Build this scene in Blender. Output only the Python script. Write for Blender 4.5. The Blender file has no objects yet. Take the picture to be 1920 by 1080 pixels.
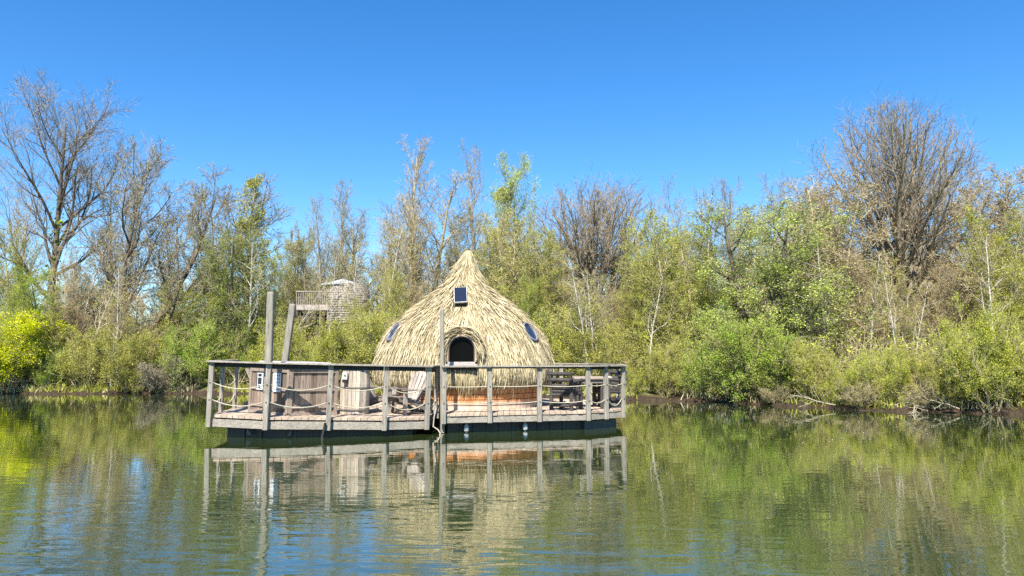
import bpy, math
import numpy as np
from mathutils import Vector, Matrix

# ------------------------------------------------------------------ camera
F = 1387.0            # focal length in photo pixels (1920 wide)
EYE = 1.6
HOR = 666.0
TH = math.atan((HOR - 540.0) / F)
CT, ST = math.cos(TH), math.sin(TH)
scene = bpy.context.scene
COL = scene.collection
cam_d = bpy.data.cameras.new("camera")
cam = bpy.data.objects.new("camera", cam_d)
COL.objects.link(cam)
cam.location = (0, 0, EYE)
cam.rotation_euler = (math.pi / 2 + TH, 0, 0)
cam_d.sensor_width = 36.0
cam_d.lens = 36.0 * F / 1920.0
cam_d.clip_end = 8000
cam_d.clip_start = 0.05
scene.camera = cam


def at(px, py, Y):
    """world point seen at photo pixel px,py at depth Y"""
    a = (px - 960.0) / F
    b = (540.0 - py) / F
    dy = CT - b * ST
    dz = ST + b * CT
    t = Y / dy
    return Vector((a * t, Y, EYE + dz * t))


# ------------------------------------------------------------------ light
SUN_EL, SUN_AZ = math.radians(52), math.radians(11)   # azimuth: left of straight behind the camera
to_sun = Vector((-math.sin(SUN_AZ) * math.cos(SUN_EL), -math.cos(SUN_AZ) * math.cos(SUN_EL), math.sin(SUN_EL)))
sl = bpy.data.lights.new("sun", 'SUN')
sl.energy = 5.0
sl.angle = math.radians(0.5)
sl.color = (1.0, 0.95, 0.86)
so = bpy.data.objects.new("sun", sl)
so.rotation_euler = (-to_sun).to_track_quat('-Z', 'Y').to_euler()
so.location = (0, 0, 60)
COL.objects.link(so)

world = bpy.data.worlds.new("World")
scene.world = world
world.use_nodes = True
wn = world.node_tree
wn.nodes.clear()
wo = wn.nodes.new('ShaderNodeOutputWorld')
bg = wn.nodes.new('ShaderNodeBackground')
sk = wn.nodes.new('ShaderNodeTexSky')
sk.sky_type = 'NISHITA'
sk.sun_disc = False
sk.sun_elevation = SUN_EL
# Nishita: rotation 0 puts the sun on +Y, turning clockwise seen from above
sk.sun_rotation = math.atan2(to_sun.x, to_sun.y)
sk.air_density = 1.0
sk.dust_density = 0.0
sk.ozone_density = 5.0
hs = wn.nodes.new('ShaderNodeHueSaturation')
hs.inputs['Saturation'].default_value = 1.28
hs.inputs['Hue'].default_value = 0.503
wn.links.new(sk.outputs[0], hs.inputs['Color'])
wn.links.new(hs.outputs[0], bg.inputs[0])
bg.inputs[1].default_value = 0.111
wn.links.new(bg.outputs[0], wo.inputs[0])
scene.view_settings.view_transform = 'Standard'
scene.view_settings.look = 'None'
scene.view_settings.exposure = 1.0
scene.view_settings.gamma = 1.0
scene.render.engine = 'CYCLES'
scene.cycles.max_bounces = 6
scene.cycles.diffuse_bounces = 2
scene.cycles.glossy_bounces = 3
scene.cycles.transmission_bounces = 3
scene.cycles.caustics_reflective = False
scene.cycles.caustics_refractive = False
scene.cycles.use_denoising = False


# ------------------------------------------------------------------ materials
class NT:
    def __init__(s, name):
        s.m = bpy.data.materials.new(name)
        s.m.use_nodes = True
        s.t = s.m.node_tree
        s.t.nodes.clear()
        s.out = s.n('ShaderNodeOutputMaterial')

    def n(s, typ, **kw):
        nd = s.t.nodes.new(typ)
        for k, v in kw.items():
            setattr(nd, k, v)
        return nd

    def l(s, a, b):
        s.t.links.new(a, b)

    def coord(s, scale, kind='Object'):
        tc = s.n('ShaderNodeTexCoord')
        mp = s.n('ShaderNodeMapping')
        mp.inputs['Scale'].default_value = scale
        s.l(tc.outputs[kind], mp.inputs['Vector'])
        return mp.outputs[0]

    def noise(s, vec, scale, detail=4, rough=0.6, dist=0.0):
        nd = s.n('ShaderNodeTexNoise')
        nd.inputs['Scale'].default_value = scale
        nd.inputs['Detail'].default_value = detail
        nd.inputs['Roughness'].default_value = rough
        nd.inputs['Distortion'].default_value = dist
        if vec is not None:
            s.l(vec, nd.inputs['Vector'])
        return nd.outputs['Fac']

    def ramp(s, fac, stops):
        r = s.n('ShaderNodeValToRGB')
        el = r.color_ramp.elements
        while len(el) < len(stops):
            el.new(0.5)
        for e, (p, c) in zip(el, stops):
            e.position = p
            e.color = (*c, 1) if len(c) == 3 else c
        s.l(fac, r.inputs[0])
        return r.outputs[0]

    def mix(s, fac, a, b, mode='MIX'):
        m = s.n('ShaderNodeMix', data_type='RGBA', blend_type=mode)
        for v, i in ((fac, 0), (a, 6), (b, 7)):
            if isinstance(v, (int, float)):
                m.inputs[i].default_value = v
            elif isinstance(v, tuple):
                m.inputs[i].default_value = (*v, 1)
            else:
                s.l(v, m.inputs[i])
        return m.outputs[2]

    def math(s, op, a, b=None, clamp=False):
        m = s.n('ShaderNodeMath', operation=op, use_clamp=clamp)
        for i, v in enumerate((a, b)):
            if v is None:
                continue
            if isinstance(v, (int, float)):
                m.inputs[i].default_value = v
            else:
                s.l(v, m.inputs[i])
        return m.outputs[0]

    def island(s):
        return s.n('ShaderNodeNewGeometry').outputs['Random Per Island']

    def bump(s, h, strength, dist):
        b = s.n('ShaderNodeBump')
        b.inputs['Strength'].default_value = strength
        b.inputs['Distance'].default_value = dist
        s.l(h, b.inputs['Height'])
        return b.outputs[0]

    def principled(s, col, rough=0.8, spec=0.3, normal=None, metallic=0.0, **kw):
        p = s.n('ShaderNodeBsdfPrincipled')
        if isinstance(col, tuple):
            p.inputs['Base Color'].default_value = (*col, 1)
        else:
            s.l(col, p.inputs['Base Color'])
        if isinstance(rough, (int, float)):
            p.inputs['Roughness'].default_value = rough
        else:
            s.l(rough, p.inputs['Roughness'])
        p.inputs['Specular IOR Level'].default_value = spec
        p.inputs['Metallic'].default_value = metallic
        if normal is not None:
            s.l(normal, p.inputs['Normal'])
        for k, v in kw.items():
            p.inputs[k].default_value = v
        s.l(p.outputs[0], s.out.inputs[0])
        return p


def wood(name, grain, a, b, c, rough=0.85, vary=0.35):
    """weathered timber: grain streaks along one axis, per-board tone, blotches"""
    t = NT(name)
    sc = {'x': (0.6, 14, 14), 'y': (14, 0.6, 14), 'z': (14, 14, 0.6)}[grain]
    g = t.noise(t.coord(sc), 4.0, 6, 0.65, 0.3)
    g2 = t.noise(t.coord(tuple(v * 0.3 for v in sc)), 3.0, 3, 0.5)
    col = t.ramp(g, [(0.25, a), (0.5, b), (0.75, c)])
    blot = t.noise(t.coord((1, 1, 1)), 3.5, 5, 0.6)
    col = t.mix(t.math('MULTIPLY', t.math('GREATER_THAN', g2, 0.56), 0.25), col, a)
    isl = t.island()
    v = t.math('ADD', t.math('MULTIPLY', isl, vary), 1.0 - vary * 0.5)
    bl = t.math('ADD', t.math('MULTIPLY', blot, 0.6), 0.7)
    vv = t.math('MULTIPLY', v, bl)
    cmb = t.n('ShaderNodeCombineColor')
    for i in range(3):
        t.l(vv, cmb.inputs[i])
    col = t.mix(1.0, col, cmb.outputs[0], 'MULTIPLY')
    crk = t.noise(t.coord(tuple(v * 0.55 for v in sc)), 5.0, 2, 0.4, 0.6)
    col = t.mix(t.math('MULTIPLY', t.math('LESS_THAN', t.math('ABSOLUTE', t.math('SUBTRACT', crk, 0.5)), 0.012), 0.6), col, tuple(c * 0.35 for c in a))
    t.principled(col, rough, 0.2, t.bump(g, 0.5, 0.006))
    return t.m


M = {}
M['wood_v'] = wood('weathered_post_wood', 'z', (0.14, 0.123, 0.10), (0.275, 0.245, 0.20), (0.41, 0.37, 0.30), vary=0.45)
M['wood_h'] = wood('weathered_board_wood', 'x', (0.18, 0.157, 0.125), (0.34, 0.30, 0.245), (0.50, 0.45, 0.37))
M['wood_dark'] = wood('shade_toned_wood', 'x', (0.03, 0.03, 0.034), (0.055, 0.052, 0.054), (0.09, 0.083, 0.08))  # rail boards: overhang shade and stain both put into this dark colour
M['deck'] = wood('deck_planks', 'y', (0.36, 0.27, 0.19), (0.50, 0.39, 0.29), (0.62, 0.51, 0.40), vary=0.25)
M['tub'] = wood('tub_boards', 'z', (0.12, 0.088, 0.066), (0.245, 0.185, 0.14), (0.38, 0.30, 0.235), vary=0.9)
M['tub_trim'] = wood('tub_trim_wood', 'x', (0.18, 0.14, 0.11), (0.31, 0.245, 0.195), (0.43, 0.35, 0.285))
M['barrel'] = wood('barrel_staves', 'z', (0.25, 0.2, 0.15), (0.50, 0.42, 0.33), (0.68, 0.6, 0.5), vary=0.7)
M['chair'] = wood('bleached_chair_wood', 'z', (0.20, 0.16, 0.125), (0.38, 0.325, 0.27), (0.52, 0.46, 0.39), vary=0.6)
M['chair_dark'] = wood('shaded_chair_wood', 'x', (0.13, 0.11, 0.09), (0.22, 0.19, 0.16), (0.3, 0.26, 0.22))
M['log'] = wood('dark_log_wood', 'z', (0.035, 0.03, 0.028), (0.075, 0.066, 0.06), (0.14, 0.125, 0.11))
M['table'] = wood('table_plank_wood', 'x', (0.25, 0.18, 0.14), (0.42, 0.34, 0.28), (0.55, 0.48, 0.41))
M['frame'] = wood('window_frame_wood', 'z', (0.26, 0.19, 0.12), (0.42, 0.32, 0.215), (0.54, 0.43, 0.31))
M['sill'] = wood('window_sill_wood', 'x', (0.3, 0.24, 0.2), (0.46, 0.4, 0.36), (0.6, 0.54, 0.5))
M['pile'] = wood('mooring_pile_wood', 'z', (0.14, 0.125, 0.10), (0.25, 0.225, 0.18), (0.36, 0.33, 0.265))


M['shingle'] = wood('grey_shingles', 'z', (0.30, 0.26, 0.21), (0.40, 0.35, 0.29), (0.50, 0.445, 0.38), vary=0.3)


def m_clad():
    t = NT('cabin_cladding')
    ang = t.noise(t.coord((7, 7, 0.3)), 1.6, 4, 0.6)
    base = t.noise(t.coord((1, 1, 1)), 2.0, 3, 0.5)
    z = t.n('ShaderNodeSeparateXYZ')
    tc = t.n('ShaderNodeTexCoord')
    t.l(tc.outputs['Object'], z.inputs[0])
    col = t.ramp(ang, [(0.3, (0.30, 0.12, 0.045)), (0.5, (0.55, 0.23, 0.08)), (0.72, (0.66, 0.40, 0.22))])
    grey = t.ramp(ang, [(0.3, (0.42, 0.30, 0.21)), (0.7, (0.72, 0.60, 0.48))])
    f = t.math('MULTIPLY', t.math('SUBTRACT', 0.27, t.math('ADD', z.outputs[2], t.math('MULTIPLY', base, 0.12))), 9.0, True)  # pale foot: faded boards, with the sunlit strip put into the colour
    left = t.math('MULTIPLY', t.math('SUBTRACT', -1.55, z.outputs[0]), 2.0, True)
    col = t.mix(t.math('MAXIMUM', f, t.math('MULTIPLY', left, 0.8)), col, grey)
    t.principled(col, 0.7, 0.25, t.bump(ang, 0.3, 0.004))
    return t.m


M['clad'] = m_clad()


def m_plain(name, col, rough=0.6, spec=0.4, metallic=0.0, nscale=12.0, amt=0.25):
    t = NT(name)
    n = t.noise(t.coord((1, 1, 1)), nscale, 4, 0.6)
    d = tuple(c * (1 - amt) for c in col)
    b = tuple(min(1, c * (1 + amt)) for c in col)
    t.principled(t.ramp(n, [(0.3, d), (0.7, b)]), rough, spec, t.bump(n, 0.15, 0.004), metallic)
    return t.m


M['float'] = m_plain('black_float_plastic', (0.018, 0.02, 0.022), 0.4)
def m_float():
    t = NT('black_float_plastic')
    tc = t.n('ShaderNodeTexCoord')
    sep = t.n('ShaderNodeSeparateXYZ')
    t.l(tc.outputs['Object'], sep.inputs[0])
    n = t.noise(t.coord((1, 1, 0.4)), 5.0, 5, 0.7)
    f = t.math('MULTIPLY', t.math('SUBTRACT', t.math('MULTIPLY', n, 0.16), sep.outputs[2]), 14.0, True)
    col = t.mix(f, t.ramp(n, [(0.3, (0.012, 0.013, 0.015)), (0.7, (0.045, 0.047, 0.05))]), (0.055, 0.06, 0.025))
    t.principled(col, 0.5, 0.4, t.bump(n, 0.2, 0.01))
    return t.m


M['float'] = m_float()
M['grey_float'] = m_plain('grey_float_plastic', (0.06, 0.07, 0.075), 0.4)
M['metal'] = m_plain('galvanised_metal', (0.5, 0.5, 0.48), 0.45, 0.5, 0.4)
M['bolt'] = m_plain('dark_bolt', (0.02, 0.02, 0.022), 0.4)
M['rope'] = m_plain('cream_rope', (0.48, 0.42, 0.31), 0.9, 0.1, 0, 60)
M['darkrope'] = m_plain('wet_dark_rope', (0.04, 0.04, 0.038), 0.8, 0.2, 0, 60)
M['cover'] = m_plain('tub_cover_vinyl', (0.42, 0.39, 0.35), 0.6)
M['white'] = m_plain('white_sheet', (0.72, 0.74, 0.76), 0.5, 0.4, 0, 6, 0.05)
M['print'] = m_plain('black_print', (0.03, 0.035, 0.045), 0.6, 0.3)
M['blueprint'] = m_plain('blue_print', (0.16, 0.22, 0.32), 0.6, 0.3)
M['box'] = m_plain('grey_box_plastic', (0.5, 0.5, 0.47), 0.5)
M['inside'] = m_plain('cabin_dark', (0.02, 0.018, 0.016), 0.9, 0.1)
M['cushion'] = m_plain('pale_cushion', (0.6, 0.5, 0.38), 0.9, 0.1)
M['skyframe'] = m_plain('pale_panel_frame', (0.62, 0.6, 0.55), 0.5)
M['bluerim'] = m_plain('blue_grey_rim', (0.20, 0.195, 0.23), 0.5)
M['hoop'] = m_plain('barrel_hoop', (0.2, 0.17, 0.14), 0.6)


def m_glass(name, col, rough=0.03, spec=0.5):
    t = NT(name)
    n = t.noise(t.coord((1, 1, 1)), 2.5, 2, 0.5)
    p = t.principled(col, rough, spec, t.bump(n, 0.05, 0.01))
    p.inputs['IOR'].default_value = 1.5
    return t.m


M['pane'] = m_glass('dark_window_pane', (0.004, 0.004, 0.004), 0.25, 0.04)
M['bluepane'] = m_glass('sky_window_pane', (0.02, 0.03, 0.05), 0.02, 1.0)
M['solar'] = m_glass('solar_panel_glass', (0.018, 0.022, 0.04), 0.12, 0.5)


def m_straw(name, lo, mid, hi):
    t = NT(name)
    isl = t.island()
    big = t.noise(t.coord((1, 1, 1)), 1.6, 4, 0.6)
    col = t.ramp(isl, [(0.0, lo), (0.3, mid), (0.75, hi), (1.0, tuple(min(0.9, c * 1.15) for c in hi))])
    col = t.mix(t.math('MULTIPLY', t.math('SUBTRACT', big, 0.42, True), 1.6, True), col, (0.38, 0.31, 0.16))
    d = t.n('ShaderNodeBsdfDiffuse')
    tr = t.n('ShaderNodeBsdfTranslucent')
    t.l(col, d.inputs[0])
    t.l(col, tr.inputs[0])
    mx = t.n('ShaderNodeMixShader')
    mx.inputs[0].default_value = 0.12
    t.l(d.outputs[0], mx.inputs[1])
    t.l(tr.outputs[0], mx.inputs[2])
    t.l(mx.outputs[0], t.out.inputs[0])
    return t.m


M['straw'] = m_straw('palm_thatch', (0.20, 0.15, 0.08), (0.50, 0.415, 0.25), (0.72, 0.615, 0.395))
M['straw_under'] = m_plain('darkened_thatch', (0.13, 0.10, 0.06), 0.95, 0.05, 0, 30, 0.5)  # underlay colour darkened to paint shade into the gaps between straws


def m_leaf(name, lo, mid, hi, tr_amt=0.35):
    t = NT(name)
    isl = t.island()
    oi = t.n('ShaderNodeObjectInfo')
    col = t.ramp(isl, [(0.0, lo), (0.45, mid), (1.0, hi)])
    h = t.n('ShaderNodeHueSaturation')
    t.l(col, h.inputs['Color'])
    t.l(t.math('ADD', t.math('MULTIPLY', oi.outputs['Random'], 0.016), 0.492), h.inputs['Hue'])
    t.l(t.math('ADD', t.math('MULTIPLY', oi.outputs['Random'], 0.3), 0.85), h.inputs['Value'])
    # value and hue drift from clump to clump
    cl = t.noise(t.coord((1, 1, 1)), 1.3, 2, 0.5)
    h2 = t.n('ShaderNodeHueSaturation')
    t.l(h.outputs[0], h2.inputs['Color'])
    t.l(t.math('ADD', t.math('MULTIPLY', cl, 1.1), 0.45), h2.inputs['Value'])
    t.l(t.math('ADD', t.math('MULTIPLY', cl, -0.05), 0.525), h2.inputs['Hue'])
    h = h2
    d = t.n('ShaderNodeBsdfDiffuse')
    tr = t.n('ShaderNodeBsdfTranslucent')
    t.l(h.outputs[0], d.inputs[0])
    t.l(h.outputs[0], tr.inputs[0])
    mx = t.n('ShaderNodeMixShader')
    mx.inputs[0].default_value = tr_amt
    t.l(d.outputs[0], mx.inputs[1])
    t.l(tr.outputs[0], mx.inputs[2])
    t.l(mx.outputs[0], t.out.inputs[0])
    return t.m


LEAF = {
    'olive': m_leaf('olive_bud_leaf', (0.27, 0.26, 0.05), (0.46, 0.46, 0.08), (0.60, 0.60, 0.12)),
    'yellowgreen': m_leaf('yellow_green_leaf', (0.28, 0.31, 0.04), (0.48, 0.53, 0.06), (0.62, 0.64, 0.09)),
    'bright': m_leaf('bright_spring_leaf', (0.20, 0.30, 0.04), (0.36, 0.49, 0.06), (0.50, 0.60, 0.10)),
    'lime': m_leaf('lime_yellow_leaf', (0.50, 0.55, 0.008), (0.70, 0.74, 0.012), (0.80, 0.82, 0.03)),
    'tan': m_leaf('tan_bud_leaf', (0.33, 0.255, 0.13), (0.50, 0.40, 0.215), (0.62, 0.52, 0.29)),
    'green': m_leaf('green_leaf', (0.12, 0.17, 0.02), (0.24, 0.31, 0.045), (0.36, 0.42, 0.07)),
    'pale': m_leaf('pale_green_leaf', (0.28, 0.36, 0.10), (0.44, 0.54, 0.16), (0.58, 0.66, 0.24)),
    'willow': m_leaf('willow_leaf', (0.30, 0.36, 0.07), (0.48, 0.56, 0.12), (0.64, 0.70, 0.2)),
    'grey': m_leaf('grey_catkin', (0.28, 0.24, 0.19), (0.4, 0.36, 0.29), (0.52, 0.48, 0.40)),
}


def m_bark(name, lo, hi):
    t = NT(name)
    n = t.noise(t.coord((6, 6, 1.2)), 3.0, 5, 0.65)
    t.principled(t.ramp(n, [(0.3, lo), (0.7, hi)]), 0.9, 0.1, t.bump(n, 0.6, 0.02))
    return t.m


BARK = {
    'olive': m_bark('olive_twig_bark', (0.27, 0.255, 0.09), (0.50, 0.47, 0.17)),
    'umber': m_bark('umber_bark', (0.21, 0.17, 0.115), (0.42, 0.35, 0.245)),
    'grey': m_bark('grey_bark', (0.24, 0.205, 0.14), (0.46, 0.405, 0.27)),
    'dark': m_bark('dark_bark', (0.09, 0.075, 0.06), (0.20, 0.165, 0.13)),
    'pale': m_bark('pale_bark', (0.36, 0.32, 0.26), (0.66, 0.61, 0.53)),
    'tan': m_bark('tan_bark', (0.32, 0.26, 0.15), (0.57, 0.47, 0.28)),
}


# ------------------------------------------------------------------ object helpers
def tag(o, label=None, cat=None, group=None, kind=None):
    if label:
        o['label'] = label
    if cat:
        o['category'] = cat
    if group:
        o['group'] = group
    if kind:
        o['kind'] = kind
    return o


def empty(name, loc=(0, 0, 0), label=None, cat=None, group=None):
    o = bpy.data.objects.new(name, None)
    o.empty_display_size = 0.3
    o.location = loc
    COL.objects.link(o)
    return tag(o, label, cat, group)


def np_mesh(name, V, Q, mats, midx=None, smooth=False, T=None):
    """V (n,3); Q (m,4) quads"""
    me = bpy.data.meshes.new(name)
    V = np.asarray(V, dtype=np.float32)
    Q = np.asarray(Q, dtype=np.int32)
    me.vertices.add(len(V))
    me.vertices.foreach_set('co', V.ravel())
    me.loops.add(Q.size)
    me.loops.foreach_set('vertex_index', Q.ravel())
    me.polygons.add(len(Q))
    me.polygons.foreach_set('loop_start', np.arange(0, Q.size, 4, dtype=np.int32))
    if midx is not None:
        me.polygons.foreach_set('material_index', np.asarray(midx, dtype=np.int32))
    if smooth:
        me.polygons.foreach_set('use_smooth', np.ones(len(Q), dtype=bool))
    me.update(calc_edges=True)
    for m in mats:
        me.materials.append(m)
    return me


def link(name, me, parent=None, loc=(0, 0, 0)):
    o = bpy.data.objects.new(name, me)
    COL.objects.link(o)
    o.location = loc
    if parent:
        o.parent = parent
    return o


class MB:
    """collects simple solids in WORLD coordinates; build() stores them relative to the parent"""

    def __init__(s, xf=None):
        s.v, s.f, s.m, s.xf = [], [], [], xf

    def add(s, vs, fs, mi=0):
        n = len(s.v)
        s.v += [Vector(p) for p in vs]
        s.f += [tuple(i + n for i in f) for f in fs]
        s.m += [mi] * len(fs)

    def frame_box(s, c, ax, ay, az, mi=0):
        c, ax, ay, az = map(Vector, (c, ax, ay, az))
        vs = [c + ax * i + ay * j + az * k for k in (-1, 1) for j in (-1, 1) for i in (-1, 1)]
        s.add(vs, [(0, 2, 3, 1), (4, 5, 7, 6), (0, 1, 5, 4), (1, 3, 7, 5), (3, 2, 6, 7), (2, 0, 4, 6)], mi)

    def box(s, x0, x1, y0, y1, z0, z1, mi=0):
        s.frame_box(((x0 + x1) / 2, (y0 + y1) / 2, (z0 + z1) / 2), ((x1 - x0) / 2, 0, 0), (0, (y1 - y0) / 2, 0), (0, 0, (z1 - z0) / 2), mi)

    def beam(s, p0, p1, w, h, up=(0, 0, 1), mi=0):
        """w across, h along up"""
        p0, p1 = Vector(p0), Vector(p1)
        d = p1 - p0
        L = d.length
        d.normalize()
        side = d.cross(Vector(up)).normalized()
        u = side.cross(d).normalized()
        s.frame_box((p0 + p1) / 2, side * w / 2, d * L / 2, u * h / 2, mi)

    def tube(s, pts, r, n=6, mi=0, cap=True):
        pts = [Vector(p) for p in pts]
        rs = r if isinstance(r, (list, tuple)) else [r] * len(pts)
        base = len(s.v)
        ref = None
        for i, p in enumerate(pts):
            t = (pts[min(i + 1, len(pts) - 1)] - pts[max(i - 1, 0)]).normalized()
            if ref is None:
                ref = Vector((0, 0, 1)) if abs(t.z) < 0.9 else Vector((1, 0, 0))
            u = t.cross(ref).normalized()
            v = t.cross(u).normalized()
            ref = v.cross(t) if False else ref
            for k in range(n):
                a = 2 * math.pi * k / n
                s.v.append(p + u * math.cos(a) * rs[i] + v * math.sin(a) * rs[i])
        for i in range(len(pts) - 1):
            for k in range(n):
                a, b = base + i * n + k, base + i * n + (k + 1) % n
                s.f.append((a, b, b + n, a + n))
                s.m.append(mi)
        if cap:
            s.f.append(tuple(base + k for k in range(n)))
            s.f.append(tuple(base + (len(pts) - 1) * n + k for k in range(n - 1, -1, -1)))
            s.m += [mi, mi]

    def prism(s, poly, z0, z1, mi=0):
        n = len(poly)
        vs = [(x, y, z0) for x, y in poly] + [(x, y, z1) for x, y in poly]
        fs = [tuple(range(n - 1, -1, -1)), tuple(range(n, 2 * n))]
        fs += [(i, (i + 1) % n, n + (i + 1) % n, n + i) for i in range(n)]
        s.add(vs, fs, mi)

    def build(s, name, mats, parent=None, origin=None, bevel=0.0, smooth=False):
        if not isinstance(mats, (list, tuple)):
            mats = [mats]
        vs = [s.xf(p) for p in s.v] if s.xf else s.v
        off = Vector((0, 0, 0))
        if parent is not None:
            par, off = parent, Vector(parent.location)
            while par.parent is not None:
                par = par.parent
                off = off + Vector(par.location)
        elif origin is not None:
            off = Vector(origin)
        me = bpy.data.meshes.new(name)
        me.from_pydata([p - off for p in vs], [], s.f)
        for m in mats:
            me.materials.append(m)
        me.polygons.foreach_set('material_index', s.m)
        if smooth:
            me.polygons.foreach_set('use_smooth', [True] * len(s.f))
        me.update()
        o = bpy.data.objects.new(name, me)
        COL.objects.link(o)
        if parent is not None:
            o.parent = parent
        elif origin is not None:
            o.location = origin
        if bevel:
            md = o.modifiers.new('bevel', 'BEVEL')
            md.width = bevel
            md.segments = 1
            md.limit_method = 'ANGLE'
        return o


R0 = np.random.default_rng(7)

# ------------------------------------------------------------------ terrain, water
SX = [-3000, -120, -60, -40, -21.3, -12.7, -6.0, 4.2, 6.3, 8.3, 10.1, 11.8, 13.7, 18, 25, 40, 80, 3000]
SY = [30, 30, 31, 31.5, 30.8, 31.0, 29.5, 26.6, 25.8, 23.8, 22.0, 20.9, 20.0, 18, 14.5, 8, 4, 4]


def yshore(x):
    x = np.asarray(x, dtype=float)
    return np.interp(x, SX, SY) + 0.22 * np.sin(x * 1.1) + 0.12 * np.sin(x * 2.7 + 1) + 0.06 * np.sin(x * 6.1)


def gz(x, y):
    x = np.asarray(x, dtype=float)
    y = np.asarray(y, dtype=float)
    s = y - yshore(x)
    z = np.interp(s, [-6, -1.2, -0.08, 0.05, 0.5, 3, 12, 40, 100, 3000], [-1.6, -0.7, -0.12, 0.05, 0.13, 0.36, 1.0, 3.2, 6.0, 9.0])
    w = np.clip(s / 2.0, 0, 1)
    z = z + w * (0.10 * np.sin(x * 0.9 + y * 0.4) + 0.06 * np.sin(x * 2.3 - y * 1.7))
    z = z + np.clip(s + 0.3, 0, 0.4) * (0.10 * np.sin(x * 5.2) + 0.08 * np.sin(x * 11.7 + 2))
    return z


def build_ground():
    xs = np.concatenate([[-3000, -900, -300, -150, -90, -60, -45], np.arange(-36, 30, 0.22), [33, 38, 45, 60, 90, 150, 300, 900, 3000]])
    ss = np.array([-3000, -600, -100, -40, -15, -6, -3, -1.2, -0.6, -0.25, -0.08, -0.03, 0.05, 0.12, 0.25, 0.4, 0.6, 0.9, 1.3, 1.8, 2.4, 3.2, 4.2, 5.5, 7, 9, 12, 16, 21, 28, 40, 60, 100, 200, 600, 3000])
    X, S = np.meshgrid(xs, ss)
    Y = yshore(X) + S
    Z = gz(X, Y)
    V = np.stack([X, Y, Z], -1).reshape(-1, 3)
    nx, ny = len(xs), len(ss)
    i, j = np.meshgrid(np.arange(nx - 1), np.arange(ny - 1))
    a = (j * nx + i).ravel()
    Q = np.stack([a, a + 1, a + nx + 1, a + nx], -1)
    t = NT('bank_soil_and_grass')
    tc = t.n('ShaderNodeTexCoord')
    sep = t.n('ShaderNodeSeparateXYZ')
    t.l(tc.outputs['Object'], sep.inputs[0])
    n1 = t.noise(t.coord((1, 1, 1)), 0.9, 5, 0.65)
    n2 = t.noise(t.coord((1, 1, 1)), 9.0, 5, 0.7)
    grass = t.ramp(n1, [(0.35, (0.10, 0.12, 0.03)), (0.5, (0.17, 0.16, 0.06)), (0.65, (0.24, 0.19, 0.11))])
    mud = t.ramp(n2, [(0.3, (0.02, 0.015, 0.01)), (0.7, (0.085, 0.06, 0.038))])
    f = t.math('MULTIPLY', t.math('SUBTRACT', t.math('ADD', sep.outputs[2], t.math('MULTIPLY', n1, 0.2)), 0.22), 9.0, True)
    t.principled(t.mix(f, mud, grass), 0.95, 0.1, t.bump(n2, 0.8, 0.05))
    o = link('ground', np_mesh('ground', V, Q, [t.m], smooth=True))
    tag(o, kind='structure')


build_ground()


def build_water():
    # a sheet of real small waves near the viewer would not pay at this size: ripples are a bump
    t = NT('pond_water')
    tc = t.n('ShaderNodeTexCoord')

    def wave(scale, rot, sc, det, rough=0.5, dist=0.3):
        mp = t.n('ShaderNodeMapping')
        mp.inputs['Scale'].default_value = scale
        mp.inputs['Rotation'].default_value = (0, 0, math.radians(rot))
        t.l(tc.outputs['Object'], mp.inputs['Vector'])
        return t.noise(mp.outputs[0], sc, det, rough, dist)
    w1 = wave((1.0, 2.8, 1), 7, 1.5, 2, 0.45, 0.4)
    w2 = wave((1.5, 6.0, 1), -6, 1.9, 2, 0.5, 0.5)
    w3 = wave((0.22, 0.6, 1), 14, 1.0, 1, 0.5, 0.2)
    patch = wave((0.16, 0.10, 1), 20, 1.0, 2, 0.5, 0.4)
    sep = t.n('ShaderNodeSeparateXYZ')
    t.l(tc.outputs['Object'], sep.inputs[0])
    # the breeze reaches the open water this side of the raft and dies out towards the sheltered banks
    near = t.math('SUBTRACT', 1.0, t.math('MULTIPLY', t.math('SUBTRACT', sep.outputs[1], 4.0), 1 / 8.0, True))
    near = t.math('MULTIPLY', near, near)
    rgt = t.math('SUBTRACT', 1.0, t.math('MULTIPLY', t.math('SUBTRACT', sep.outputs[0], 0.0), 1 / 3.0, True))
    mask = t.math('MULTIPLY', t.math('MULTIPLY', near, t.math('ADD', 0.12, t.math('MULTIPLY', rgt, 0.88))), t.math('ADD', 0.2, t.math('MULTIPLY', patch, 1.6)))
    amp = t.math('ADD', 0.035, t.math('MULTIPLY', mask, 0.30))
    h = t.math('ADD', t.math('MULTIPLY', w1, 1.0), t.math('MULTIPLY', w2, 0.22))
    h = t.math('MULTIPLY', h, amp)
    h = t.math('ADD', h, t.math('MULTIPLY', w3, 0.05))
    nrm = t.bump(h, 1.0, 0.05)
    murk = wave((0.05, 0.09, 1), 0, 1.0, 3)
    col = t.ramp(murk, [(0.35, (0.030, 0.049, 0.014)), (0.65, (0.047, 0.067, 0.019))])
    p = t.principled(col, 0.02, 0.5, nrm)
    p.inputs['IOR'].default_value = 1.36
    p.inputs['Coat Weight'].default_value = 1.0
    p.inputs['Coat Roughness'].default_value = 0.02
    p.inputs['Coat IOR'].default_value = 1.42
    t.l(nrm, p.inputs['Coat Normal'])
    xs = np.array([-900, -200, -60, -25, 0, 25, 60, 200, 900.0])
    ys = np.array([-900, -200, -60, -20, 0, 10, 20, 30, 34.0, 36.0])
    X, Y = np.meshgrid(xs, ys)
    V = np.stack([X, Y, X * 0], -1).reshape(-1, 3)
    nx = len(xs)
    i, j = np.meshgrid(np.arange(nx - 1), np.arange(len(ys) - 1))
    a = (j * nx + i).ravel()
    o = link('water', np_mesh('water', V, np.stack([a, a + 1, a + nx + 1, a + nx], -1), [t.m]))
    tag(o, kind='structure')


build_water()

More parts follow.
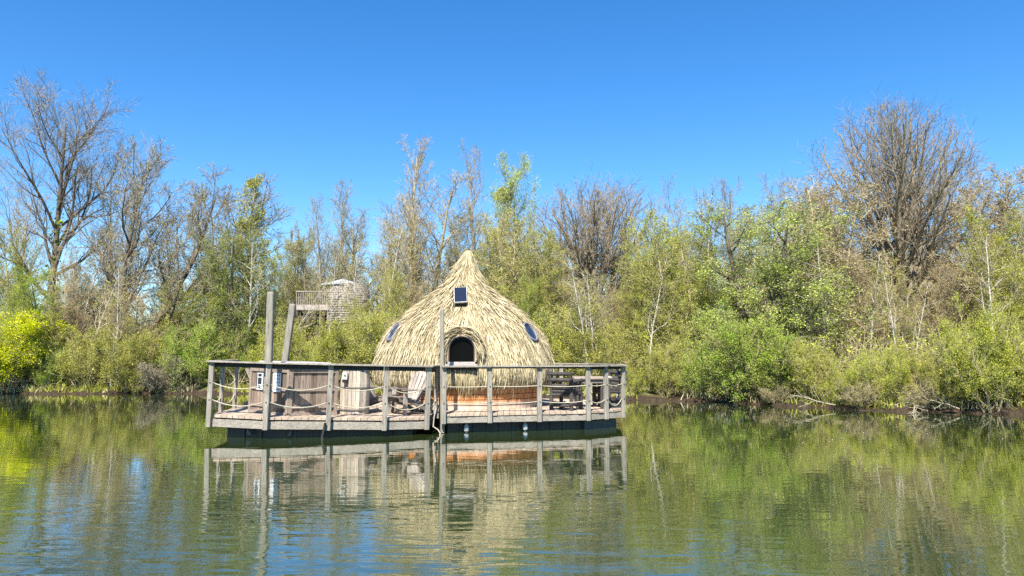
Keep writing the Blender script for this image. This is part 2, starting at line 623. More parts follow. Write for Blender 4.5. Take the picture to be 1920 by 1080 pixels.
# ------------------------------------------------------------------ trees
UP = np.array([0, 0, 1.0])


def unit(v):
    return v / np.maximum(np.linalg.norm(v, axis=-1, keepdims=True), 1e-9)


def grow(rng, start, d, length, k, jitter, trop):
    """N polylines of k+1 points"""
    N = len(start)
    P = np.empty((N, k + 1, 3))
    P[:, 0] = start
    d = d.copy()
    for i in range(k):
        d = unit(d + rng.normal(0, jitter, (N, 3)) + trop * UP)
        P[:, i + 1] = P[:, i] + d * (length / k)[:, None]
    return P


def kids(rng, P, R, L, n, tr, ang, frac, k, jitter, trop, rmul, rmin, shape=0.5):
    N, kk = P.shape[0], P.shape[1] - 1
    idx = np.repeat(np.arange(N), n)
    M_ = len(idx)
    base = np.tile(np.arange(n), N)
    t = tr[0] + (tr[1] - tr[0]) * (base + rng.uniform(0, 1, M_)) / n
    f = t * kk
    i = np.clip(f.astype(int), 0, kk - 1)
    w = (f - i)[:, None]
    a, b = P[idx, i], P[idx, i + 1]
    pos = a * (1 - w) + b * w
    tan = unit(b - a)
    rad = R[idx, i] * (1 - w[:, 0]) + R[idx, i + 1] * w[:, 0]
    az = base * 2.4 + rng.uniform(0, 6.28, N)[idx] + rng.normal(0, 0.5, M_)
    ref = np.where(np.abs(tan[:, 2:3]) > 0.9, np.array([[1.0, 0, 0]]), np.array([[0, 0, 1.0]]))
    u = unit(np.cross(tan, ref))
    v = np.cross(tan, u)
    perp = u * np.cos(az)[:, None] + v * np.sin(az)[:, None]
    th = np.radians(rng.uniform(ang[0], ang[1], M_))[:, None]
    d = tan * np.cos(th) + perp * np.sin(th)
    ln = L[idx] * rng.uniform(frac[0], frac[1], M_) * (1 - shape * (t - tr[0]) / max(1e-6, tr[1] - tr[0]))
    Pn = grow(rng, pos, d, ln, k, jitter, trop)
    r0 = np.maximum(np.minimum(rad * rmul, ln * 0.021), rmin)
    Rn = r0[:, None] * np.linspace(1, 0.25, k + 1)[None]
    Rn = np.maximum(Rn, rmin * 0.5)
    return Pn, Rn, ln


def tubes(P, R, s):
    N, k1, _ = P.shape
    T = np.empty_like(P)
    T[:, 1:-1] = P[:, 2:] - P[:, :-2]
    T[:, 0] = P[:, 1] - P[:, 0]
    T[:, -1] = P[:, -1] - P[:, -2]
    T = unit(T)
    mean = unit(P[:, -1] - P[:, 0])
    ref = np.where(np.abs(mean[:, 2:3]) > 0.8, np.array([[1.0, 0.1, 0]]), np.array([[0, 0, 1.0]]))[:, None, :]
    U = unit(np.cross(T, np.broadcast_to(ref, T.shape)))
    W = np.cross(T, U)
    a = np.arange(s) * 2 * math.pi / s
    V = P[:, :, None, :] + R[:, :, None, None] * (U[:, :, None, :] * np.cos(a)[None, None, :, None] + W[:, :, None, :] * np.sin(a)[None, None, :, None])
    V = V.reshape(-1, 3)
    n, i, j = np.meshgrid(np.arange(N), np.arange(k1 - 1), np.arange(s), indexing='ij')
    b = n * k1 * s + i * s
    q = np.stack([b + j, b + (j + 1) % s, b + s + (j + 1) % s, b + s + j], -1).reshape(-1, 4)
    return V, q


def ribbons(rng, P, R):
    """thin twigs as flat two-sided strips, two crossed would double the count: random roll instead"""
    N, k1, _ = P.shape
    T = unit(P[:, -1] - P[:, 0])
    U = unit(np.cross(T, rng.normal(0, 1, (N, 3))))[:, None, :]
    V = np.stack([P + U * R[..., None], P - U * R[..., None]], 2).reshape(-1, 3)
    n, i = np.meshgrid(np.arange(N), np.arange(k1 - 1), indexing='ij')
    b = n * k1 * 2 + i * 2
    return V, np.stack([b, b + 1, b + 3, b + 2], -1).reshape(-1, 4)


def leaves(rng, P, n, size, spread, aspect=0.6, tr=(0.15, 1.0)):
    N, kk = P.shape[0], P.shape[1] - 1
    mid = P[:, kk // 2]
    ph = rng.uniform(0, 6.28, 6)
    ns = np.sin(mid[:, 0] * 3.1 + ph[0]) * np.sin(mid[:, 1] * 2.7 + ph[1]) * np.sin(mid[:, 2] * 3.3 + ph[2]) + 0.7 * np.sin(mid[:, 0] * 6.3 + ph[3]) * np.sin(mid[:, 1] * 5.7 + ph[4]) * np.sin(mid[:, 2] * 6.9 + ph[5])
    pr = np.exp(1.5 * ns) * np.linalg.norm(P[:, -1] - P[:, 0], axis=1) ** 1.3
    idx = np.searchsorted(np.cumsum(pr) / pr.sum(), rng.uniform(0, 0.999999, n))
    t = rng.uniform(tr[0], tr[1], n) * kk
    i = np.clip(t.astype(int), 0, kk - 1)
    w = (t - i)[:, None]
    c = P[idx, i] * (1 - w) + P[idx, i + 1] * w + rng.normal(0, spread, (n, 3))
    a = unit(rng.normal(0, 1, (n, 3)) + np.array([0, 0, -0.2]))
    b = unit(np.cross(a, rng.normal(0, 1, (n, 3)) + np.array([0, 0, 0.4])))
    s = (size * rng.uniform(0.55, 1.3, n))[:, None]
    V = np.stack([c - a * s, c + b * s * aspect, c + a * s, c - b * s * aspect], 1).reshape(-1, 3)
    return V, np.arange(n * 4).reshape(-1, 4)


def to_dome(P, dome, longer):
    """stretch or cut limbs so that their tips meet a rounded crown outline"""
    cz, rx, rz = dome
    sc_ = np.array([rx, rx, rz])
    a = (P[:, 0] - np.array([0, 0, cz])) / sc_
    b = (P[:, -1] - P[:, 0]) / sc_
    A, B, C = (b * b).sum(1), 2 * (a * b).sum(1), (a * a).sum(1) - 1
    disc = np.maximum(B * B - 4 * A * C, 0)
    k = np.clip((-B + np.sqrt(disc)) / (2 * A), 0.25, 1.9 if longer else 1.0)
    return P[:, :1] + (P - P[:, :1]) * k[:, None, None], k


class Geo:
    def __init__(s):
        s.v, s.q, s.m, s.n = [], [], [], 0

    def add(s, VQ, mi):
        V, Q = VQ
        s.v.append(V)
        s.q.append(Q + s.n)
        s.m.append(np.full(len(Q), mi))
        s.n += len(V)

    def arr(s):
        return np.concatenate(s.v), np.concatenate(s.q), np.concatenate(s.m)


PROTO = {}


def tree_proto(name, seed, H, r0, stems=1, stem_spread=0.0, lean=(0, 0), trunk_frac=1.0, wob=0.05, trunk_trop=0.05,
               limbs=(14, (0.3, 0.95), (35, 65), (0.3, 0.5), 0.12, 0.08),
               br=(7, (0.2, 1.0), (30, 60), (0.4, 0.6), 0.12, 0.05),
               tw=(8, (0.15, 1.0), (25, 60), (0.35, 0.6), 0.12, 0.03),
               tt=(4, (0.2, 1.0), (25, 60), (0.4, 0.7), 0.1, 0.02),
               nleaf=0, lsize=0.06, lspread=0.05, twig_r=0.0075, tt_r=0.0065, shape=0.5, ivy=0, lean_list=None, dome=None):
    rng = np.random.default_rng(seed)
    ld = []
    for i in range(stems):
        if lean_list:
            ld.append((lean_list[i][0], lean_list[i][1], 1.0))
        else:
            a = 6.283 * i / stems + rng.uniform(-0.4, 0.4)
            sp = stem_spread * rng.uniform(0.5, 1.1)
            ld.append((lean[0] + math.cos(a) * sp, lean[1] + math.sin(a) * sp, 1.0))
    d = unit(np.array(ld))
    st = np.zeros((stems, 3))
    if stems > 1:
        st[:, :2] = d[:, :2] * 0.25
    st[:, 2] = -0.2
    L = np.full(stems, H * trunk_frac) * (rng.uniform(0.8, 1.0, stems) if stems > 1 else 1.0)
    P0 = grow(rng, st, d, L, 10, wob, trunk_trop)
    R0_ = r0 * (np.linspace(1, 0.12, 11) ** 0.8)[None] * np.ones((stems, 1))
    R0_[:, 0] *= 1.35
    g1, g2 = Geo(), Geo()
    g1.add(tubes(P0, R0_, 7), 0)
    P1, R1, L1 = kids(rng, P0, R0_, L, limbs[0], limbs[1], limbs[2], limbs[3], 7, limbs[4], limbs[5], 0.6, 0.014, shape)
    if dome:
        P1, kk_ = to_dome(P1, dome, True)
        P1 = P1 + 0.0
        L1 = L1 * kk_
    g1.add(tubes(P1, R1, 5), 0)
    P2, R2, L2 = kids(rng, P1, R1, L1, br[0], br[1], br[2], br[3], 5, br[4], br[5], 0.6, 0.009, 0.4)
    if dome:
        P2, kk_ = to_dome(P2, (dome[0], dome[1] * 1.08, dome[2] * 1.08), False)
        L2 = L2 * kk_
    (g1 if nleaf == 0 else g2).add(tubes(P2, R2, 4), 0)
    P3, R3, L3 = kids(rng, P2, R2, L2, tw[0], tw[1], tw[2], tw[3], 3, tw[4], tw[5], 0.6, twig_r, 0.3)
    g2.add(tubes(P3, R3, 3), 0)
    last = P3
    if tt:
        P4, R4, L4 = kids(rng, P3, R3, L3, tt[0], tt[1], tt[2], tt[3], 2, tt[4], tt[5], 0.7, tt_r, 0.2)
        g2.add(ribbons(rng, P4, R4), 0)
        last = P4
    if nleaf:
        g2.add(leaves(rng, last, nleaf, lsize, lspread), 1)
    if ivy:
        g2.add(leaves(rng, P0[:, 1:8], ivy, 0.09, 0.2, 0.8), 1)
    v, q, m = g1.arr()
    v2, q2, m2 = g2.arr()
    top = max(v2[:, 2].max(), v[:, 2].max())
    ztop = float(np.percentile(v2[:, 2], 99.7))
    wid = float(np.percentile(np.abs(v2[:, 0] - np.median(v2[:, 0])), 97))
    PROTO[name] = dict(
        trunk=np_mesh(name + '_trunk', v, q, [BARK['grey']], smooth=True),
        crown=np_mesh(name + '_crown', v2, q2, [BARK['grey'], LEAF['olive']], m2),
        H=ztop, W=wid, arrs=(v, q, v2, q2, m2))


# bare trees
FINE_TW = (9, (0.15, 1), (20, 50), (0.35, 0.65), 0.11, 0.05)
tree_proto('oak', 11, 11, 0.20, wob=0.045, limbs=(17, (0.32, 0.97), (28, 58), (0.36, 0.56), 0.11, 0.10), br=(9, (0.2, 1), (25, 50), (0.35, 0.6), 0.13, 0.06),
           tw=FINE_TW, tt=(5, (0.2, 1), (20, 50), (0.4, 0.7), 0.1, 0.03), ivy=160)
tree_proto('poplar', 5, 13, 0.13, wob=0.03, limbs=(28, (0.2, 0.98), (16, 38), (0.18, 0.32), 0.08, 0.10), br=(7, (0.15, 1), (18, 40), (0.35, 0.6), 0.10, 0.08),
           tw=(7, (0.15, 1), (18, 40), (0.35, 0.6), 0.10, 0.05), tt=(3, (0.2, 1), (20, 45), (0.4, 0.7), 0.1, 0.03), nleaf=2500, lsize=0.022, lspread=0.03, shape=0.55)
tree_proto('twin', 9, 12, 0.13, stems=2, stem_spread=0.10, wob=0.045, limbs=(20, (0.25, 0.98), (20, 45), (0.20, 0.36), 0.10, 0.08), br=(8, (0.15, 1), (20, 45), (0.35, 0.6), 0.12, 0.06),
           tw=(7, (0.15, 1), (20, 50), (0.35, 0.6), 0.11, 0.05), tt=(4, (0.2, 1), (20, 50), (0.4, 0.7), 0.1, 0.03), nleaf=3000, lsize=0.022, lspread=0.03, shape=0.5)
tree_proto('vase', 31, 7.0, 0.26, trunk_frac=0.95, wob=0.04, trunk_trop=0.05, limbs=(34, (0.24, 0.99), (8, 60), (0.66, 0.84), 0.06, 0.03), br=(9, (0.2, 1), (18, 42), (0.3, 0.5), 0.10, 0.05),
           tw=(8, (0.15, 1), (18, 45), (0.35, 0.6), 0.10, 0.04), tt=(3, (0.2, 1), (20, 50), (0.4, 0.7), 0.1, 0.03), nleaf=5000, lsize=0.02, lspread=0.03, shape=0.15, dome=(5.6, 3.9, 4.6))
tree_proto('leaning', 44, 10, 0.14, stems=3, wob=0.06, trunk_trop=0.03, lean_list=[(0.55, 0.05), (0.12, 0.1), (0.85, -0.1)],
           limbs=(14, (0.3, 0.98), (25, 58), (0.28, 0.48), 0.14, 0.10), br=(9, (0.2, 1), (25, 55), (0.35, 0.6), 0.16, 0.08),
           tw=FINE_TW, tt=(4, (0.2, 1), (20, 55), (0.4, 0.7), 0.12, 0.03), nleaf=5000, lsize=0.03, lspread=0.03)
# trees in bud: fine twig haze and small leaves
for nm, sd in (('bud', 61), ('bud_b', 62), ('bud_c', 63)):
    tree_proto(nm, sd, 8.5, 0.085, stems=2, stem_spread=0.10, wob=0.05, limbs=(26, (0.06, 0.98), (30, 62), (0.22, 0.38), 0.11, 0.09), br=(8, (0.12, 1), (25, 55), (0.35, 0.6), 0.13, 0.05),
               tw=(6, (0.12, 1), (25, 55), (0.35, 0.65), 0.13, 0.04), tt=(4, (0.1, 1), (25, 55), (0.4, 0.8), 0.12, 0.02), nleaf=17000, lsize=0.027, lspread=0.05, shape=0.6)
# leafy trees
for nm, sd in (('leafy', 71), ('leafy_b', 72)):
    tree_proto(nm, sd, 8.5, 0.13, stems=3, stem_spread=0.22, wob=0.06, limbs=(18, (0.12, 0.98), (35, 68), (0.22, 0.38), 0.13, 0.07), br=(8, (0.12, 1), (28, 60), (0.35, 0.6), 0.14, 0.04),
               tw=(6, (0.12, 1), (25, 60), (0.35, 0.6), 0.13, 0.02), tt=(3, (0.1, 1), (25, 60), (0.4, 0.8), 0.12, 0.0), nleaf=44000, lsize=0.028, lspread=0.07, shape=0.5)
# ivy-clad column
tree_proto('column', 81, 10, 0.13, wob=0.03, limbs=(34, (0.06, 0.97), (30, 65), (0.10, 0.24), 0.13, 0.07), br=(7, (0.12, 1), (28, 58), (0.4, 0.7), 0.14, 0.04),
           tw=(6, (0.1, 1), (25, 60), (0.4, 0.7), 0.13, 0.03), tt=(3, (0.1, 1), (25, 60), (0.4, 0.8), 0.12, 0.0), nleaf=15000, lsize=0.04, lspread=0.07, shape=0.75)
# bushes
for nm, sd, nl, ls in (('bush', 91, 24000, 0.027), ('bush_b', 92, 22000, 0.027), ('bush_c', 93, 16000, 0.028), ('dense_bush', 94, 52000, 0.024)):
    tree_proto(nm, sd, 3.2, 0.03, stems=12, stem_spread=0.72, wob=0.09, trunk_trop=0.07, limbs=(9, (0.12, 0.98), (22, 55), (0.28, 0.55), 0.13, 0.08), br=(6, (0.15, 1), (22, 55), (0.4, 0.65), 0.14, 0.05),
               tw=(6, (0.15, 1), (25, 55), (0.4, 0.65), 0.14, 0.04), tt=(2, (0.1, 1), (25, 60), (0.4, 0.8), 0.1, 0.02), nleaf=nl, lsize=ls, lspread=0.06, twig_r=0.006, tt_r=0.006)
tree_proto('twiggy', 95, 2.6, 0.03, stems=16, stem_spread=0.8, wob=0.1, trunk_trop=0.06, limbs=(8, (0.12, 0.97), (25, 60), (0.3, 0.5), 0.15, 0.07), br=(6, (0.15, 1), (25, 60), (0.4, 0.65), 0.15, 0.04),
           tw=(6, (0.15, 1), (25, 60), (0.4, 0.65), 0.15, 0.03), tt=(3, (0.1, 1), (25, 60), (0.4, 0.8), 0.1, 0.0), nleaf=1500, lsize=0.035, lspread=0.05, twig_r=0.006, tt_r=0.005)
# thin pale saplings
tree_proto('sapling', 101, 8, 0.065, wob=0.05, trunk_trop=0.04, limbs=(14, (0.35, 0.98), (25, 60), (0.12, 0.28), 0.14, 0.08), br=(5, (0.2, 1), (25, 60), (0.35, 0.6), 0.15, 0.05),
           tw=(5, (0.15, 1), (25, 60), (0.35, 0.6), 0.14, 0.04), tt=(2, (0.1, 1), (25, 60), (0.4, 0.8), 0.1, 0.0), nleaf=700, lsize=0.035, lspread=0.05, twig_r=0.008)


def place(proto, px, d, top, label, leaf='olive', bark='grey', wide=1.0, yaw=None, name='tree', cat='tree', group=None, tilt=0.0, twig=None, base=None):
    p = PROTO[proto]
    if yaw is None:
        yaw = (px * 0.37 + d) % 6.28
    x = (px - 960.0) / F * d
    # an object standing at depth d: foot on the ground there
    z0 = float(gz(x, d)) if base is None else base
    H = at(px, top, d).z - z0
    s = H / p['H']
    o = empty(name, (x, d, z0 - 0.05), label, cat, group)
    o.scale = (s * wide, s * wide, s)
    o.rotation_euler = (0, tilt, yaw)
    o.rotation_mode = 'XYZ'
    if tilt:
        o.rotation_euler = (Matrix.Rotation(tilt, 3, 'Y') @ Matrix.Rotation(yaw, 3, 'Z')).to_euler()
    t = link('trunk', p['trunk'], o)
    c = link('crown', p['crown'], o)
    t.material_slots[0].link = 'OBJECT'
    t.material_slots[0].material = BARK[bark]
    c.material_slots[0].link = 'OBJECT'
    c.material_slots[0].material = BARK[twig or ('grey' if bark in ('pale', 'dark') else bark)]
    c.material_slots[1].link = 'OBJECT'
    c.material_slots[1].material = LEAF[leaf]
    return o


GT = 'trees of the wood behind the pond'
GB = 'bushes along the pond bank'
GS = 'thin pale trunked saplings in the wood'
# --- tall trees that break the skyline
TALL = [
    ('oak', 82, 35, 150, 'tall bare tree with a dark trunk, highest at the far left of the photo', 'green', 'dark', 0.95, 1.0),
    ('twin', 5, 37, 330, 'brown bare tree cut by the left edge of the photo, behind the yellow bush', 'tan', 'tan', 1.2, 0.3),
    ('twin', 222, 36, 252, 'slim bare double stemmed tree right of the tallest left hand tree', 'grey', 'grey', 0.6, 2.0),
    ('leaning', 215, 34, 262, 'bare spreading tree leaning to the right above the left bank', 'olive', 'dark', 1.15, 0.0),
    ('column', 462, 33.5, 325, 'ivy green columnar tree with a bare tip left of the tall mooring pole', 'olive', 'grey', 1.1, 0.5),
    ('leafy', 552, 43, 440, 'small tree with a flat yellow green crown above the treehouse balcony', 'yellowgreen', 'grey', 0.8, 1.0),
    ('poplar', 600, 40, 365, 'slim bare poplar above the treehouse, left of a taller poplar', 'olive', 'grey', 1.0, 0.2),
    ('poplar', 632, 42, 335, 'taller slim bare poplar above the treehouse roof', 'tan', 'grey', 1.0, 2.2),
    ('twin', 690, 41, 370, 'bare double stemmed tree between treehouse and cabin roof', 'olive', 'grey', 1.5, 3.0),
    ('poplar', 768, 37, 245, 'spindly very tall poplar left of the cabin peak', 'tan', 'tan', 1.15, 4.0),
    ('twin', 800, 38, 330, 'bare many branched tree just left of the cabin peak', 'olive', 'tan', 1.6, 1.2),
    ('poplar', 888, 39, 262, 'very tall slim bare poplar rising straight behind the cabin peak', 'grey', 'grey', 0.9, 5.0),
    ('leafy_b', 955, 42, 298, 'open green leafed tree carrying a mistletoe ball', 'pale', 'grey', 0.62, 0.6),
    ('bud', 965, 34, 388, 'rounded olive brown budding tree right of the cabin peak', 'olive', 'tan', 1.25, 0.2),
    ('vase', 1128, 37, 338, 'wide bare oak with dark spreading limbs right of the cabin', 'tan', 'umber', 1.2, 4.1),
    ('twin', 1302, 36, 328, 'bare tree with purple grey twigs between the wide oak and the willow', 'grey', 'grey', 0.95, 4.4),
    ('poplar', 1372, 37, 335, 'faint slim poplar behind the pale green willow', 'grey', 'grey', 1.1, 1.1),
    ('leafy', 1436, 27.2, 368, 'tall rounded pale green willow with a dark trunk', 'willow', 'dark', 1.65, 2.5),
    ('twin', 1472, 39, 318, 'bare grey tree tips between the willow and the tan tree', 'grey', 'grey', 1.0, 2.8),
    ('bud_b', 1542, 29, 318, 'tan brown budding tree with pale trunk right of the willow', 'tan', 'tan', 1.45, 0.4),
    ('vase', 1682, 31, 196, 'great grey tree with a broad fan crown, tallest on the right', 'tan', 'umber', 1.0, 0.9),
    ('bud', 1842, 28, 318, 'tan budding tree right of the great fan crowned tree', 'tan', 'tan', 1.3, 3.3),
    ('leafy_b', 1915, 24.5, 345, 'light green leafed tree cut by the right edge of the photo', 'yellowgreen', 'grey', 0.85, 1.4),
]
for pr, px, d, top, lab, lf, bk, wd, yw in TALL:
    place(pr, px, d, top, lab, lf, bk, wd, yw, group=GT, twig='umber' if pr in ('oak', 'vase', 'leaning') else None)
# --- middle storey
MID = [
    ('bud', 30, 34.5, 420, 'olive tree with bare twigs behind the yellow bush', 'olive', 'tan', 0.95),
    ('bud_b', 140, 34, 470, 'grey brown budding tree right below the tallest left hand tree', 'tan', 'tan', 0.9),
    ('bud', 205, 35, 440, 'brown budding tree behind the leaning white stem', 'tan', 'tan', 0.9),
    ('bud_b', 300, 36, 470, 'green tinged budding tree under the leaning bare tree', 'olive', 'grey', 0.9),
    ('bud', 395, 37, 400, 'soft brown green tree left of the ivy column', 'olive', 'tan', 0.9),
    ('leafy', 440, 32.6, 425, 'dense dark green leafed tree below the ivy column', 'green', 'dark', 1.0),
    ('bud_b', 505, 40, 490, 'pale olive tree above the deck handrail, left of the treehouse', 'olive', 'grey', 0.8),
    ('bud', 640, 44, 430, 'olive tree standing close behind the treehouse', 'olive', 'grey', 0.9),
    ('bud_b', 735, 37, 425, 'olive grey tree left of the cabin roof slope', 'olive', 'grey', 0.8),
    ('bud', 850, 40, 400, 'olive tree directly behind the cabin peak', 'olive', 'grey', 0.85),
    ('bud_b', 1035, 35, 455, 'olive tree behind the right shoulder of the cabin roof', 'olive', 'tan', 0.95),
    ('bud', 1105, 29, 508, 'fine twigged olive alder with a pale stem right of the cabin', 'olive', 'pale', 1.1),
    ('bud_b', 1190, 31, 470, 'brownish olive tree above the right end of the handrail', 'olive', 'tan', 1.0),
    ('bud', 1250, 29, 400, 'tall yellow olive tree midway between cabin and willow', 'yellowgreen', 'tan', 1.2),
    ('bud_b', 1325, 28.5, 395, 'yellow green budding tree left of the willow', 'yellowgreen', 'tan', 1.15),
    ('bud', 1610, 28, 480, 'tan twiggy tree left below the great fan crown', 'tan', 'tan', 0.95),
    ('bud_b', 1700, 27.5, 520, 'brown olive tree below the middle of the great fan crown', 'olive', 'pale', 0.95),
    ('bud', 1770, 27, 500, 'twiggy tan tree right below the great fan crown', 'tan', 'tan', 0.9),
    ('bud_b', 1880, 25, 470, 'olive budding tree in front of the light green tree at right', 'olive', 'tan', 0.9),
    ('bud_c', 85, 38, 560, 'brown twiggy tree behind the dark trunk of the tallest left hand tree', 'tan', 'tan', 1.1),
    ('bud_c', 180, 39, 520, 'pale brown tree deep behind the white leaning birch', 'tan', 'grey', 1.1),
    ('bud_c', 345, 34, 520, 'low olive tree left of the dense dark green tree', 'olive', 'tan', 1.2),
    ('bud_c', 245, 33.5, 540, 'low brown olive tree above the dark twiggy bush', 'tan', 'tan', 1.3),
    ('bud_c', 120, 33.3, 560, 'low brown tree right of the fresh green bush', 'tan', 'tan', 1.3),
    ('bud_c', 575, 42, 420, 'olive tree touching the balcony of the treehouse from behind', 'olive', 'grey', 0.8),
    ('bud_c', 682, 34.2, 556, 'low olive tree half hiding the shingled wall of the treehouse', 'olive', 'tan', 1.0),
    ('bud_c', 722, 34, 500, 'olive twigged tree between treehouse and cabin', 'olive', 'tan', 0.9),
    ('bud_c', 780, 36, 520, 'brownish tree above the left roof slope of the cabin', 'tan', 'tan', 0.9),
    ('bud_c', 915, 37, 420, 'olive tree right behind the cabin peak', 'olive', 'tan', 0.9),
    ('bud_c', 1010, 33, 420, 'brown olive tree between cabin peak and the wide oak', 'olive', 'tan', 1.0),
    ('bud_c', 1075, 33, 520, 'brown twiggy tree below the wide bare oak', 'tan', 'tan', 1.1),
    ('bud_c', 1160, 33, 530, 'tan twiggy tree under the right limbs of the wide oak', 'tan', 'tan', 1.0),
    ('bud_c', 1215, 32, 420, 'olive tree right of the wide bare oak', 'olive', 'tan', 1.0),
    ('bud_c', 1280, 31, 440, 'brown olive tree under the purple grey tips', 'tan', 'tan', 1.0),
    ('bud_c', 1490, 32, 360, 'brown tree wedged between the willow and the tan tree', 'tan', 'tan', 1.0),
    ('bud_c', 1585, 32, 350, 'tan tree at the left flank of the great fan crown', 'tan', 'tan', 1.0),
    ('bud_c', 1655, 29, 480, 'olive twig mass around the foot of the great fan crown', 'olive', 'tan', 1.2),
    ('bud_c', 1735, 29, 480, 'brownish twig mass right of the foot of the great fan crown', 'tan', 'tan', 1.2),
    ('bud_c', 1790, 32, 350, 'tan tree at the right flank of the great fan crown', 'tan', 'tan', 1.0),
    ('bud_c', 1870, 28, 350, 'brown tree behind the light green tree at right', 'tan', 'tan', 1.0),
    ('sapling', 622, 35, 470, 'thin pale stem crossing in front of the treehouse', 'olive', 'pale', 0.7),
    ('bud', -70, 34, 400, 'olive tree just outside the left edge', 'olive', 'tan', 1.0),
    ('bud_b', 1990, 24, 420, 'tan tree just outside the right edge', 'tan', 'tan', 1.0),
]
for pr, px, d, top, lab, lf, bk, wd in MID:
    place(pr, px, d, top, lab, lf, bk, wd, group=GT, twig='olive' if lf in ('olive', 'yellowgreen') and bk == 'tan' else None)
# --- pale saplings (tilt is in radians, positive leans right)
SAP = [
    (212, 32, 500, 'white leaning birch stem rising from the left bank grass', 0.17),
    (168, 33, 470, 'pale crooked stem left of the white leaning birch', 0.14),
    (148, 34, 420, 'thin pale stem below the tallest left hand tree', 0.03),
    (100, 34, 440, 'thin pale stem just right of the dark trunk at far left', 0.06),
    (450, 32.3, 430, 'white thin stem curving up left of the tall mooring pole', 0.16),
    (400, 32.3, 560, 'pale slanting stem above the left corner of the handrail', 0.42),
    (488, 32, 480, 'pale slanting stem crossing behind the two mooring poles', 0.5),
    (652, 34.5, 455, 'thin pale stem crossing the shingled wall of the treehouse', -0.04),
    (722, 35, 420, 'pale upright stem left of the cabin roof', 0.0),
    (1104, 27.8, 470, 'pale upright stem behind the log chair', -0.01),
    (1118, 28.2, 500, 'second pale stem close right of the one behind the log chair', 0.03),
    (1535, 26.5, 430, 'pale grey upright stem below the tan tree', 0.01),
    (1625, 26, 470, 'pale thin stem left below the great fan crowned tree', -0.02),
    (1685, 25.5, 480, 'pale thin stem below the middle of the great fan crown', 0.02),
    (1712, 26, 520, 'short pale stem right beside the one below the fan crown', 0.05),
    (1875, 23.4, 430, 'pale straight stem near the right edge of the photo', 0.0),
    (1215, 28, 470, 'pale brown thin stem beyond the right end of the deck', 0.04),
]
for px, d, top, lab, tl in SAP:
    place('sapling', px, d, top, lab, 'olive', 'pale', 0.8 if tl > 0.3 else 1.0, None, 'sapling', 'young tree', GS, tl, 'tan')
